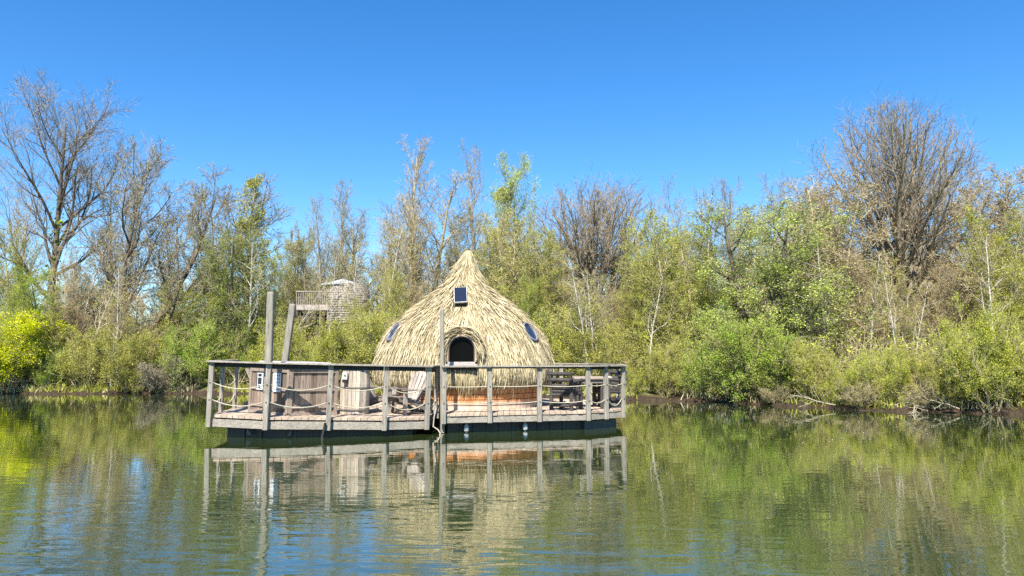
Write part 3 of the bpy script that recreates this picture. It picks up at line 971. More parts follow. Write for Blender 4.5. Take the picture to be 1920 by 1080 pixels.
# --- bushes on the bank
BUSH = [
    ('dense_bush', 22, 31.6, 582, 'bright lime yellow bush at the far left waterline', 'lime', 'tan', 1.05),
    ('leafy_b', 52, 32.4, 505, 'tall fresh green bush behind the lime yellow bush', 'bright', 'grey', 1.1),
    ('bush_b', 100, 32, 640, 'small green bush right of the lime yellow bush', 'bright', 'tan', 0.8),
    ('bush_c', 165, 32.6, 610, 'brown olive bush between the lime bush and the white leaning stem', 'olive', 'tan', 1.0),
    ('bush', 250, 33, 600, 'olive bush right of the white leaning stem', 'olive', 'tan', 1.0),
    ('twiggy', 312, 31.6, 660, 'dark twiggy leafless bush at the waterline left of the deck', 'tan', 'dark', 1.0),
    ('bush_b', 365, 32.5, 600, 'green bush behind the left corner of the handrail', 'bright', 'tan', 1.0),
    ('bush', 440, 32.3, 600, 'mid green bush seen between the left deck posts', 'green', 'tan', 0.9),
    ('bush_c', 520, 32, 595, 'yellowish bush between the two tall mooring poles', 'yellowgreen', 'tan', 0.9),
    ('bush', 590, 31.5, 604, 'broad yellow olive bush below the treehouse balcony', 'yellowgreen', 'tan', 1.0),
    ('bush_b', 655, 31.5, 585, 'olive twigged bush below the treehouse wall', 'olive', 'tan', 1.0),
    ('bush_c', 712, 31.5, 575, 'olive bush touching the left side of the cabin thatch', 'olive', 'tan', 0.9),
    ('leafy_b', 985, 32, 520, 'fresh green bushy tree behind the right roof slope of the cabin', 'bright', 'grey', 0.8),
    ('bush_b', 1050, 29.5, 560, 'olive bush right behind the cabin thatch', 'olive', 'tan', 1.1),
    ('bush', 1120, 28.5, 590, 'olive green bush behind the log table', 'olive', 'tan', 1.0),
    ('bush_c', 1185, 27.6, 650, 'low yellow green bush at the right corner of the deck', 'yellowgreen', 'tan', 0.9),
    ('bush_b', 1245, 27.3, 600, 'olive bush one step right of the deck corner', 'olive', 'tan', 1.0),
    ('bush', 1305, 26.8, 610, 'fresh green bush left of the dense bush under the willow', 'bright', 'tan', 0.9),
    ('bush', 1385, 25.8, 570, 'dense bright green bush reaching the water under the willow', 'bright', 'dark', 1.1),
    ('bush_c', 1455, 25.5, 600, 'fresh green bush right below the willow crown', 'bright', 'tan', 1.0),
    ('bush_b', 1515, 25, 600, 'olive bush in front of the tan tree', 'olive', 'tan', 1.0),
    ('bush', 1580, 24.2, 640, 'yellow green bush left of the fallen branches', 'yellowgreen', 'tan', 0.9),
    ('bush_c', 1640, 23.6, 620, 'loose yellowish bush over the fallen branches', 'yellowgreen', 'tan', 1.0),
    ('bush_b', 1705, 23.4, 610, 'olive yellow bush under the great fan crown', 'yellowgreen', 'tan', 1.0),
    ('bush', 1765, 22.6, 630, 'pale olive bush near the water towards the right', 'olive', 'tan', 0.9),
    ('bush_c', 1820, 22.4, 590, 'yellow green bush left of the dark stump', 'yellowgreen', 'tan', 1.0),
    ('bush_b', 1905, 21.6, 600, 'yellow green bush in the lower right corner of the wood', 'yellowgreen', 'tan', 1.0),
    ('bush', 1850, 24.2, 520, 'tall light green bush behind the dark stump', 'yellowgreen', 'tan', 0.8),
    ('twiggy', 1720, 22.3, 700, 'low brown twiggy bush hanging over the right waterline', 'olive', 'tan', 1.2),
    ('twiggy', 1600, 23.0, 705, 'low brown twiggy bush by the fallen branches', 'olive', 'tan', 1.2),
    ('twiggy', 1450, 24.6, 715, 'low twiggy bush at the waterline right of the dense green bush', 'olive', 'tan', 1.2),
    ('bush_b', -60, 32, 600, 'green bush just outside the left edge', 'bright', 'tan', 1.0),
    ('bush', 1990, 20.8, 600, 'green bush just outside the right edge', 'yellowgreen', 'tan', 1.0),
]
for pr, px, d, top, lab, lf, bk, wd in BUSH:
    if 1180 < px < 2000 and pr in ('bush', 'bush_b', 'bush_c') and px != 1385:
        top, wd = top + 32, wd * 0.9
    if 1180 < px < 2000 or px < 380:
        for _ in range(4):     # rooted on the bank's brim, some a step behind
            d = float(yshore((px - 960) / F * d)) + (0.3 if pr in ('twiggy', 'bush', 'dense_bush') else 0.9)
    place(pr, px, d, top, lab, lf, bk, wd, None, 'bush', 'bush', GB, twig=None if pr == 'twiggy' else 'olive')


# --- the depth of the wood: nobody can count these
def background_wood():
    rng = np.random.default_rng(202)
    g = Geo()
    for i in range(100):
        x = rng.uniform(-48, 42)
        d = rng.uniform(41, 62) if x < 3 else rng.uniform(33, 55)
        pr = PROTO[rng.choice(['bud', 'bud_b', 'bud_c'])]
        v, q, v2, q2, m2 = pr['arrs']
        hz = (rng.uniform(3.8, 6.6) if x < -3 else rng.uniform(5, 8.0))
        s = hz / pr['H']
        a = rng.uniform(0, 6.28)
        Rm = np.array([[math.cos(a), -math.sin(a), 0], [math.sin(a), math.cos(a), 0], [0, 0, 1]])
        off = np.array([x, d, float(gz(x, d))])
        keep = rng.uniform(0, 1, len(q2)) < 0.6
        lm = rng.choice([1, 1, 2, 3])
        g.add(((v * s) @ Rm.T + off, q), 0)
        g.add(((v2 * s) @ Rm.T + off, q2[keep]), 0)
        g.m[-1] = np.where(m2[keep] == 1, lm, 0)
    v, q, m = g.arr()
    o = link('background_wood', np_mesh('background_wood', v, q, [BARK['tan'], LEAF['olive'], LEAF['tan'], LEAF['green']], m))
    tag(o, 'hazy mass of twiggy trees deep in the wood behind the bank trees', 'wood', kind='stuff')


background_wood()


def undergrowth():
    """low thicket and brambles along the foot of the wood"""
    rng = np.random.default_rng(303)
    g = Geo()
    n = 760
    x = rng.uniform(-36, 28, n)
    s = np.concatenate([rng.uniform(0.9, 8.0, 460), rng.uniform(8, 22, 300)])
    y = yshore(x) + s
    st = np.stack([x, y, gz(x, y)], -1)
    P, Rr, L = kids(rng, np.stack([st, st + [0, 0, 0.15]], 1), np.full((n, 2), 0.02), np.where(s > 8, 3.0, 2.0), 7, (0, 1), (10, 60), (0.5, 1.15), 4, 0.15, 0.0, 1, 0.012, 0.1)
    g.add(tubes(P, Rr, 3), 0)
    P2, R2, L2 = kids(rng, P, Rr, L, 6, (0.2, 1), (25, 65), (0.25, 0.5), 3, 0.15, 0.02, 0.7, 0.007, 0.2)
    g.add(ribbons(rng, P2, R2), 0)
    P3, R3, L3 = kids(rng, P2, R2, L2, 2, (0.2, 1), (25, 65), (0.4, 0.7), 2, 0.15, 0.0, 0.7, 0.005, 0.2)
    g.add(ribbons(rng, P3, R3), 0)
    for mi, cnt in ((1, 90000), (2, 40000), (3, 40000)):
        g.add(leaves(rng, P3, cnt, 0.045, 0.07), mi)
    v, q, m = g.arr()
    o = link('undergrowth', np_mesh('undergrowth', v, q, [BARK['tan'], LEAF['olive'], LEAF['green'], LEAF['yellowgreen']], m))
    tag(o, 'tangled low undergrowth covering the floor of the wood along the bank', 'undergrowth', kind='stuff')


undergrowth()


def bank_grass():
    rng = np.random.default_rng(404)
    n = 26000
    x = rng.uniform(-30, 22, n)
    s = np.abs(rng.normal(0, 1.0, n)) * 1.2 + 0.12
    clump = np.sin(x * 2.1) + np.sin(x * 0.7 + 1) + rng.normal(0, 0.7, n)
    keep = (clump > -0.4) & ((x < 0) | (rng.uniform(0, 1, n) < 0.5))
    x, s = x[keep], s[keep]
    n = len(x)
    y = yshore(x) + s
    st = np.stack([x, y, gz(x, y) - 0.02], -1)
    d = unit(np.stack([rng.normal(0, 0.35, n), rng.normal(-0.1, 0.35, n), np.ones(n)], -1))
    P = grow(rng, st, d, rng.uniform(0.12, 0.38, n), 2, 0.15, -0.15)
    V, Q = ribbons(rng, P, np.full((n, 1), 0.013) * np.array([[1, 0.8, 0.15]]))
    dry = (np.sin(x * 0.9 + 2) + rng.normal(0, 0.8, n)) > 0.3
    m = np.repeat(dry.astype(int), 2)
    o = link('bank_grass', np_mesh('bank_grass', V, Q, [LEAF['olive'], M['straw']], m))
    tag(o, 'green and dry straw coloured grass along the edge of the pond', 'grass', kind='stuff')


bank_grass()


def mistletoe():
    rng = np.random.default_rng(505)
    c = at(945, 366, 41.5)
    n = 260
    d = unit(rng.normal(0, 1, (n, 3)))
    P = grow(rng, np.zeros((n, 3)), d, np.full(n, 0.48), 3, 0.15, 0)
    g = Geo()
    g.add(ribbons(rng, P, np.full((n, 4), 0.012)), 0)
    g.add(leaves(rng, P, 2600, 0.05, 0.04, 0.5, (0.5, 1)), 1)
    v, q, m = g.arr()
    o = link('mistletoe', np_mesh('mistletoe', v, q, [BARK['tan'], LEAF['olive']], m), None, c)
    tag(o, 'round olive mistletoe ball hanging in the open green leafed tree', 'mistletoe')


mistletoe()


# fallen branches and the stump on the right bank
def fallen(px, d, length, yaw, seed, label):
    rng = np.random.default_rng(seed)
    x = (px - 960) / F * d
    P0 = grow(rng, np.array([[0, 0, 0.0]]), np.array([[math.cos(yaw), math.sin(yaw), 0.08]]), np.array([length]), 7, 0.2, 0.0)
    R_ = np.linspace(0.026, 0.010, 8)[None]
    g = Geo()
    g.add(tubes(P0, R_, 6), 0)
    P1, R1, L1 = kids(rng, P0, R_, np.array([length]), 9, (0.2, 1), (25, 60), (0.3, 0.55), 5, 0.15, 0.03, 0.7, 0.012)
    g.add(tubes(P1, R1, 4), 0)
    P2, R2, L2 = kids(rng, P1, R1, L1, 6, (0.2, 1), (25, 60), (0.3, 0.6), 3, 0.15, 0.03, 0.7, 0.008)
    g.add(tubes(P2, R2, 3), 0)
    v, q, m = g.arr()
    z = max(0.12, float(gz(x, d)) + 0.05)
    o = link('fallen_branch', np_mesh('fallen_branch', v, q, [BARK['grey']], m), None, (x, d, z))
    tag(o, label, 'branch', 'dead branches at the right waterline')


fallen(1560, 22.3, 1.3, 3.4, 1, 'grey dead branch lying left along the waterline below the yellow green bush')
fallen(1660, 21.7, 1.3, -0.4, 2, 'grey dead branch reaching into the water at right')
fallen(1725, 21.1, 1.1, 3.0, 3, 'grey dead branch in the middle of the right waterline')
fallen(1790, 20.7, 1.2, 2.7, 4, 'grey dead branch left of the dark stump')
tree_proto('stump', 777, 1.9, 0.16, stems=4, stem_spread=0.12, wob=0.06, limbs=(7, (0.3, 0.98), (30, 65), (0.2, 0.4), 0.15, 0.05), br=(4, (0.2, 1), (25, 60), (0.4, 0.6), 0.15, 0.03),
           tw=(3, (0.2, 1), (25, 60), (0.4, 0.6), 0.15, 0.03), tt=None, nleaf=60, lsize=0.04)
place('stump', 1882, 20.7, 668, 'dark gnarled stump with broken shoots at the right waterline', 'olive', 'dark', 1.0, 0.5, 'tree_stump', 'stump', None, 0, 'dark')


# ------------------------------------------------------------------ floating decks
def clip_y(poly, x):
    """y range of a convex polygon on the line X=x"""
    ys = []
    n = len(poly)
    for i in range(n):
        (x0, y0), (x1, y1) = poly[i], poly[(i + 1) % n]
        if (x0 - x) * (x1 - x) <= 0 and abs(x1 - x0) > 1e-6:
            ys.append(y0 + (y1 - y0) * (x - x0) / (x1 - x0))
    return (min(ys), max(ys)) if len(ys) >= 2 else None


def inset(poly, d):
    cx = sum(p[0] for p in poly) / len(poly)
    cy = sum(p[1] for p in poly) / len(poly)
    out = []
    for x, y in poly:
        v = Vector((x - cx, y - cy))
        k = (v.length - d) / v.length
        out.append((cx + v.x * k, cy + v.y * k))
    return out


TILT = Matrix.Rotation(math.radians(1.45), 4, 'Y')     # the near left raft floats with its left side higher
PIV = Vector((-3.6, 15.5, 0.3))


def xl(p):
    return TILT @ (Vector(p) - PIV) + PIV


def sag_rope(p0, p1, sag, n=12):
    p0, p1 = Vector(p0), Vector(p1)
    return [p0.lerp(p1, i / n) - Vector((0, 0, sag * 4 * (i / n) * (1 - i / n))) for i in range(n + 1)]


def deck(label, poly, z_fb, z_f1, z_d0, z_d1, z_rail, posts, runs, sags, xf, loc, seed, post_up=None):
    rng = np.random.default_rng(seed)
    root = empty('floating_deck', loc, label, 'floating deck', 'rafts of the floating cabin')
    # planks run away from the viewer, their cut ends show along the front edge
    b = MB(xf)
    xs = [p[0] for p in poly]
    x = min(xs) + 0.005
    while x < max(xs) - 0.02:
        w = 0.118
        r0, r1 = clip_y(poly, x + 0.004), clip_y(poly, min(x + w, max(xs) - 0.004))
        if r0 and r1:
            e = rng.uniform(-0.008, 0.02)
            z1 = z_d1 + rng.uniform(-0.003, 0.003)
            x1 = min(x + w, max(xs) - 0.004)
            b.prism([(x + 0.004, r0[0] - e), (x1, r1[0] - e), (x1, r1[1]), (x + 0.004, r0[1])], z_d0, z1)
        x += w + 0.004
    b.build('deck', M['deck'], root)
    n = len(poly)
    cx = sum(p[0] for p in poly) / n
    cy = sum(p[1] for p in poly) / n
    ccw = sum(poly[i][0] * poly[(i + 1) % n][1] - poly[(i + 1) % n][0] * poly[i][1] for i in range(n)) > 0
    for i in range(n):
        p, q = Vector((*poly[i], 0)), Vector((*poly[(i + 1) % n], 0))
        d = (q - p).normalized()
        nrm = Vector((d.y, -d.x, 0)) * (1 if ccw else -1)
        off = -nrm * 0.03
        zc = (z_fb + z_f1) / 2
        f = MB(xf)
        f.beam(p + off + d * 0.012 + Vector((0, 0, zc)), q + off - d * 0.012 + Vector((0, 0, zc)), 0.045, z_f1 - z_fb)
        f.build('edge_board', M['wood_h'], root)
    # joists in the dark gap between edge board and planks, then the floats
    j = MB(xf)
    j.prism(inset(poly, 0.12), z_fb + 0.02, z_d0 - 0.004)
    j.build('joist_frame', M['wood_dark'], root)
    fl = MB(xf)
    ins = inset(poly, 0.33)
    fl.prism(ins, -0.28, z_fb + 0.015)
    for i in range(len(ins)):
        p, q = Vector((*ins[i], 0)), Vector((*ins[(i + 1) % len(ins)], 0))
        L = (q - p).length
        d = (q - p).normalized()
        nrm = Vector((d.y, -d.x, 0)) * (1 if ccw else -1)
        k = max(2, int(L / 0.28))
        for m in range(1, k):
            c = p.lerp(q, m / k) + nrm * 0.004
            fl.beam(c + Vector((0, 0, -0.27)), c + Vector((0, 0, z_fb + 0.01)), 0.05, 0.05, up=(d.x, d.y, 0))
    fl.build('float', M['float'], root)
    # posts, bolted outside the edge board
    tops = []
    for k, (px_, py_, fx, fy, outside) in enumerate(posts):
        dd = Vector((fx, fy, 0)).normalized()
        pb = MB(xf)
        zt = z_rail - 0.032
        z0 = z_fb - 0.012 if outside else z_d1 + 0.001
        lean = Vector((rng.uniform(-0.012, 0.012), rng.uniform(-0.01, 0.01), 0))
        pb.beam(Vector((px_, py_, z0)), Vector((px_, py_, zt)) + lean, 0.095, 0.07, up=dd)
        po = pb.build('post', M['wood_v'], root, bevel=0.006)
        for z in (z_rail - 0.43, z_rail - 0.76):
            bb = MB(xf)
            c = Vector((px_, py_, z)) - dd * 0.037
            bb.tube([c, c - dd * 0.012], 0.012, 6)
            bb.build('bolt', M['bolt'], po)
        tops.append((Vector((px_, py_, 0)), dd))
    for (i, k), sg in zip(runs, sags):
        (p, d0), (q, d1) = tops[i], tops[k]
        d = (q - p).normalized()
        nrm = d.cross(Vector((0, 0, 1))).normalized()
        if nrm.dot(Vector((cx, cy, 0)) - p) > 0:
            nrm = -nrm
        h = MB(xf)
        h.beam(p - d * 0.045 + Vector((0, 0, z_rail - 0.016)) + nrm * 0.025, q + d * 0.045 + Vector((0, 0, z_rail - 0.0165)) + nrm * 0.025, 0.15, 0.03)
        ho = h.build('handrail', M['wood_h'], root)
        u = MB(xf)
        zz = z_rail - 0.034 - sg[2] / 2
        u.beam(p + d * 0.05 + Vector((0, 0, zz)) - nrm * 0.045, q - d * 0.05 + Vector((0, 0, zz)) - nrm * 0.045, 0.035, sg[2])
        u.build('rail_board', M['wood_dark'], ho)
        for z, s in ((z_rail - 0.43, sg[0]), (z_rail - 0.76, sg[1])):
            r = MB(xf)
            r.tube(sag_rope(p + d * 0.05 + Vector((0, 0, z)), q - d * 0.05 + Vector((0, 0, z)), s), 0.0105, 6)
            r.build('rope', M['rope'], root, smooth=True)
    return root


LP = [(-5.88, 14.6), (-4.72, 14.34), (-2.5, 14.80), (-1.72, 15.2), (-1.72, 16.3), (-2.5, 16.9), (-3.3, 17.5), (-4.6, 17.75), (-6.15, 16.9)]
left_posts = [(-5.90, 14.56, 0, 1, True), (-4.70, 14.28, 0, 1, True), (-3.56, 14.50, -.2, 1, True), (-2.51, 14.73, -.2, 1, True), (-1.72, 15.13, -.45, 1, True),
              (-5.93, 15.2, 1, 0.1, False), (-6.06, 16.3, 1, 0.1, False), (-1.66, 16.2, -1, 0.1, False)]
left_runs = [(0, 1), (1, 2), (2, 3), (3, 4), (0, 5), (5, 6), (4, 7)]
left_sags = [(0.10, 0.10, 0.085), (0.10, 0.10, 0.085), (0.09, 0.09, 0.085), (0.13, 0.13, 0.085), (0.06, 0.06, 0.09), (0.1, 0.14, 0.09), (0.1, 0.1, 0.12)]
deck('weathered wooden terrace raft with the hot tub and bleached chairs on it', LP, 0.16, 0.31, 0.34, 0.388, 1.44,
     left_posts, left_runs, left_sags, xl, (-3.8, 15.8, 0), 1)

RP = [(-1.43, 15.33), (1.63, 16.08), (2.5, 16.84), (2.66, 18.3), (2.2, 20.2), (0.6, 21.2), (-2.2, 21.2), (-3.5, 19.8), (-3.6, 18.3), (-3.1, 17.65), (-2.4, 17.05), (-1.5, 16.45)]
right_posts = [(-1.40, 15.28, -.24, 1, True), (-0.46, 15.51, -.24, 1, True), (0.58, 15.77, -.24, 1, True), (1.64, 16.04, -.4, 1, True), (2.07, 16.42, -.65, 1, True), (2.50, 16.80, -.65, 1, True),
               (2.58, 18.3, -1, .3, False), (2.1, 20.0, -1, -.3, False), (-0.85, 20.6, 0, -1, False), (1.25, 18.95, 0, 1, False)]
right_runs = [(0, 1), (1, 2), (2, 3), (3, 4), (4, 5), (5, 6), (6, 7), (7, 8)]
right_sags = [(0.012, 0.03, 0.03), (0.012, 0.03, 0.03), (0.025, 0.035, 0.035), (0.02, 0.06, 0.06), (0.03, 0.14, 0.06), (0.04, 0.1, 0.06), (0.05, 0.1, 0.06), (0.05, 0.1, 0.06)]
rd = deck('weathered wooden raft carrying the thatched cabin and the log furniture', RP, 0.21, 0.328, 0.348, 0.394, 1.385,
          right_posts, right_runs, right_sags, None, (0, 18, 0), 2)
# pale float corner blocks at the front right, and brackets under the edge
g = MB()
g.beam((1.55, 16.42, -0.1), (2.34, 17.08, -0.1), 0.1, 0.52)
g.build('grey_float', M['grey_float'], rd)
for X, Y in ((-0.95, 15.60), (0.28, 15.90)):
    b = MB()
    b.tube([(X, Y, 0.20), (X, Y, 0.10), (X, Y, 0.03)], [0.02, 0.06, 0.055], 8)
    b.tube([(X, Y, 0.03), (X, Y, -0.05)], [0.02, 0.02], 6)
    b.build('bracket', M['metal'], rd)
ld_root = [o for o in COL.objects if o.name == 'floating_deck'][0]
for X, w in ((-5.15, 0.11), (-4.28, -0.08)):
    b = MB(xl)
    b.add([(X, 14.56, 0.155), (X + w, 14.56, 0.02), (X, 14.56, 0.02), (X, 14.59, 0.155), (X + w, 14.59, 0.02), (X, 14.59, 0.02)],
          [(0, 1, 2), (3, 5, 4), (0, 3, 4, 1), (1, 4, 5, 2), (2, 5, 3, 0)])
    b.build('bracket', M['grey_float'], ld_root)


# ------------------------------------------------------------------ mooring piles
def pile(p0, p1, w, label, mat='pile', split=False):
    b = MB()
    p0, p1 = Vector(p0), Vector(p1)
    o = Vector((p0.x, p0.y, 0))
    b.beam(p0, p1, w, w * 0.9, up=(0, 1, 0))
    r = empty('mooring_pole', o, label, 'mooring pole', 'mooring poles of the rafts')
    b.build('pole', M[mat], r, bevel=0.012)
    c = MB()
    d = (p1 - p0).normalized()
    c.beam(p1 + d * 0.001, p1 + d * 0.02, w * 0.8, w * 0.7, up=(0, 1, 0))
    c.build('pole_cap', M['wood_h'], r)
    return r


pile((-4.74, 14.46, 0.40), tuple(at(508, 549, 14.48)), 0.13, 'tall thick grey mooring pole by the front corner of the terrace raft')
pile((-5.80, 17.95, -1.4), tuple(at(549, 571, 17.95)), 0.145, 'leaning grey mooring pole behind the hot tub')
pile((-1.43, 15.41, 0.0), tuple(at(829, 580, 15.41)), 0.085, 'thin upright pole in front of the arched cabin window')

# ------------------------------------------------------------------ thatched cabin
HX, HY = -1.18, 18.4
PROF_ZY = [60, 68, 100, 150, 200, 250, 300, 350, 400, 450, 490, 560, 620, 680, 750, 790, 815, 838]
PROF_R = [10, 20, 31, 51, 76, 105, 148, 208, 282, 345, 392, 465, 505, 528, 545, 551, 550, 545]
KZ = 18.4 / F / 3.273
PZ = np.array([4.23 - (y - 60) * KZ for y in PROF_ZY])      # descending
PR = np.array([r * KZ * 0.96 for r in PROF_R])
seg = np.hypot(np.diff(PZ), np.diff(PR))
PS = np.concatenate([[0], np.cumsum(seg)])                  # arc length from the tip
WIN = dict(x=at(866, 655, 16.3).x, z=at(866, 655, 16.3).z)


def tipx(z):
    return 0.085 * np.clip((z - 3.2) / 1.05, 0, 1) ** 1.5


def surf(phi, s):
    """phi=0 faces the viewer, positive to the right; returns point, outward normal, downslope"""
    r = np.interp(s, PS, PR)
    z = np.interp(s, PS, PZ)
    e = 0.06
    dr = (np.interp(s + e, PS, PR) - np.interp(s - e, PS, PR)) / (np.minimum(s + e, PS[-1]) - np.maximum(s - e, 0))
    dz = (np.interp(s + e, PS, PZ) - np.interp(s - e, PS, PZ)) / (np.minimum(s + e, PS[-1]) - np.maximum(s - e, 0))
    # the thatch swells forward over the arched window
    X0 = HX + np.sin(phi) * r
    bul = 0.20 * np.exp(-((X0 - WIN['x']) / 0.42) ** 2 - ((z - WIN['z'] - 0.22) / 0.32) ** 2) * (np.cos(phi) > 0)
    r = r + bul
    c, sn = np.cos(phi), np.sin(phi)
    P = np.stack([HX + tipx(z) + sn * r, HY - c * r, z], -1)
    down = unit(np.stack([sn * dr, -c * dr, dz], -1))
    nrm = unit(np.stack([-sn * dz, c * dz, dr], -1))
    return P, nrm, down


def cabin():
    rng = np.random.default_rng(99)
    root = empty('thatched_cabin', (HX, HY, 0.396), 'onion shaped cabin thatched with palm straw, standing on the right raft', 'cabin')
    # wall: courses of bent boards
    w = MB()
    zc = [0.396, 0.50, 0.62, 0.74, 0.86, 1.0]
    n = 64
    for c in range(5):
        r = 1.92 + 0.012 * (c % 2) + 0.004 * c
        ring = []
        for z in (zc[c], zc[c + 1] - 0.014):
            ring += [(HX + math.sin(2 * math.pi * k / n) * r, HY - math.cos(2 * math.pi * k / n) * r, z) for k in range(n)]
        w.add(ring, [(k, (k + 1) % n, n + (k + 1) % n, n + k) for k in range(n)])
    w.prism([(HX + math.sin(2 * math.pi * k / n) * 1.87, HY - math.cos(2 * math.pi * k / n) * 1.87) for k in range(n)], 0.397, 1.05)
    w.build('wall', M['clad'], root)
    # underlay shell
    ph = np.linspace(0, 2 * math.pi, 97)[:-1]
    ss = np.linspace(0.0, PS[-1], 48)
    A, S = np.meshgrid(ph, ss)
    ss_ = ss
    P, Nn, D = surf(np.where(A > math.pi, A - 2 * math.pi, A), S)
    P = P - Nn * 0.045
    k1 = len(ph)
    V = P.reshape(-1, 3)
    Q = []
    pz0 = WIN['z'] - 0.32
    for j in range(len(ss) - 1):
        for i in range(k1):
            a, b_, c_, d_ = j * k1 + i, j * k1 + (i + 1) % k1, (j + 1) * k1 + (i + 1) % k1, (j + 1) * k1 + i
            m = (V[a] + V[c_]) / 2
            if m[1] < HY - 1 and abs(m[0] - WIN['x']) < 0.25 and pz0 + 0.1 < m[2] < WIN['z'] + 0.22:
                continue
            Q.append((a, b_, c_, d_))
    off = np.array(root.location)
    shell = link('thatch_underlay', np_mesh('thatch_underlay', V - off, Q, [M['straw_under']], smooth=True), root)

    # openings
    rw = []
    for px, sgn in ((742, -1), (1003, 1)):
        phi = sgn * math.radians(60)
        z = 2.14
        s = float(np.interp(-z, -PZ, PS))
        p, nn, dd = surf(np.array(phi), np.array(s))
        rw.append((p, nn, dd))
    s_sol = float(np.interp(-2.93, -PZ, PS))
    sp, sn, sd = surf(np.array(-0.03), np.array(s_sol))

    def straw(phi, s, L, W, lift, spread, flat=True):
        n = len(phi)
        P, Nn, D = surf(phi, s)
        side = unit(np.cross(D, Nn))
        d = unit(D + side * rng.normal(0, spread, n)[:, None] + Nn * lift[:, None])
        # later points follow the curve of the roof
        s2 = np.minimum(s + L * 0.5, PS[-1])
        s3 = np.minimum(s + L, PS[-1])
        over2, over3 = s + L * 0.5 - s2, s + L - s3
        B, N2, D2 = surf(phi, s2)
        C, N3, D3 = surf(phi, s3)
        sh = rng.normal(0, spread, n)
        B = B + side * (sh * L * 0.5)[:, None] + N2 * (lift * L * 0.5 + 0.008)[:, None] + (D2 * 0.5 - N2 * np.array([0.35, 0.35, 0]) + np.array([0, 0, -0.45])) * over2[:, None]
        C = C + side * (sh * L + rng.normal(0, 0.015, n))[:, None] + N3 * (lift * L + 0.006)[:, None] + (D3 * 0.5 - N3 * np.array([0.35, 0.35, 0]) + np.array([0, 0, -0.45])) * over3[:, None]
        P = P - Nn * 0.01
        return P, B, C, side, Nn

    allV, allQ, cnt = [], [], 0

    def emit(P, B, C, side, Nn, W):
        nonlocal cnt
        n = len(P)
        roll = rng.normal(0, 0.6, n)[:, None]
        sd_ = side * np.cos(roll) + Nn * np.sin(roll)
        w = W[:, None] / 2
        V = np.stack([P - sd_ * w * 0.8, P + sd_ * w * 0.8, B - sd_ * w, B + sd_ * w, C - sd_ * w * 0.25, C + sd_ * w * 0.25], 1).reshape(-1, 3)
        b = np.arange(n) * 6 + cnt
        Q = np.concatenate([np.stack([b, b + 1, b + 3, b + 2], -1), np.stack([b + 2, b + 3, b + 5, b + 4], -1)])
        allV.append(V)
        allQ.append(Q)
        cnt += n * 6

    def blocked(P, C):
        m = np.zeros(len(P), bool)
        for pt in (P, C, (P + C) / 2):
            front = pt[:, 1] < HY - 0.8
            x, z = pt[:, 0] - WIN['x'], pt[:, 2] - WIN['z']
            inarch = (np.abs(x) < 0.335) & (z > -0.47) & (z < 0.08) | ((x ** 2 + (z - 0.03) ** 2) < 0.365 ** 2) & (z > 0)
            m |= front & inarch
            for p, nn, dd in rw:
                m |= np.linalg.norm(pt - p, axis=1) < 0.235
            r = pt - sp
            m |= (np.abs(r @ np.cross(sd, sn)) < 0.15) & (np.abs(r @ sd) < 0.3) & (np.abs(r @ sn) < 0.3)
        return m

    N = 46000
    # area-weighted along the profile
    tt = np.linspace(0, PS[-1], 400)
    cdf = np.cumsum(np.interp(tt, PS, PR) + 0.05)
    s = np.interp(rng.uniform(0, 1, N), cdf / cdf[-1], tt)
    phi = rng.uniform(-math.pi, math.pi, N)
    s = np.round(s / 0.11) * 0.11 + rng.normal(0, 0.035, N)      # laid in courses
    s = np.clip(s, 0.0, PS[-1] - 0.02)
    L = rng.uniform(0.22, 0.50, N)
    L = np.minimum(L, PS[-1] + rng.uniform(0.1, 0.26, N) - s)
    tuft = 0.06 * np.sin(phi * 23 + s * 9) * np.sin(phi * 9 - s * 14)
    lift = np.abs(rng.normal(0.07, 0.08, N)) + np.maximum(tuft, 0) * 2.0
    Wd = np.where(rng.uniform(0, 1, N) < 0.18, rng.uniform(0.018, 0.032, N), rng.uniform(0.008, 0.02, N))
    P, B, C, side, Nn = straw(phi, s, L, Wd, lift, 0.11)
    k = ~blocked(P, C)
    emit(P[k], B[k], C[k], side[k], Nn[k], Wd[k])
    # fringe at the eave, ragged
    n = 5200
    phi = rng.uniform(-math.pi, math.pi, n)
    s = PS[-1] - rng.uniform(0.02, 0.22, n)
    L = rng.uniform(0.14, 0.30, n) * (1 + 0.25 * np.sin(phi * 17) * np.sin(phi * 41))
    P, B, C, side, Nn = straw(phi, s, L, None, rng.uniform(0.0, 0.10, n), 0.14)
    emit(P, B, C, side, Nn, rng.uniform(0.009, 0.022, n))
    # a few long straws hang loose over the wall
    n = 2600
    phi = rng.uniform(-math.pi, math.pi, n)
    s = PS[-1] - rng.uniform(0.0, 0.06, n)
    P, B, C, side, Nn = straw(phi, s, rng.uniform(0.16, 0.46, n) * (0.75 + 0.35 * np.sin(phi * 13 + np.sin(phi * 31))), None, rng.uniform(-0.02, 0.14, n), 0.12)
    emit(P, B, C, side, Nn, rng.uniform(0.006, 0.014, n))
    # hood over the arched window: straw combed round the arch
    n = 2000
    a = rng.uniform(-0.1, math.pi + 0.1, n)
    rad = rng.uniform(0.315, 0.50, n)
    y0 = HY - 2.17 + rng.uniform(-0.12, 0.16, n)
    base = np.stack([WIN['x'] + np.cos(a) * rad * 0.95, y0 + 0.08, WIN['z'] + 0.02 + np.sin(a) * rad], -1)
    out = np.stack([np.cos(a), np.full(n, -0.3), np.sin(a)], -1)
    tang = np.stack([np.sin(a), np.zeros(n), -np.cos(a)], -1) * np.sign(np.cos(a))[:, None]
    Lh = rng.uniform(0.15, 0.34, n)[:, None]
    d = unit(tang * 1.0 + out * 0.10 + np.array([0, -0.32, -0.15]) + rng.normal(0, 0.13, (n, 3)))
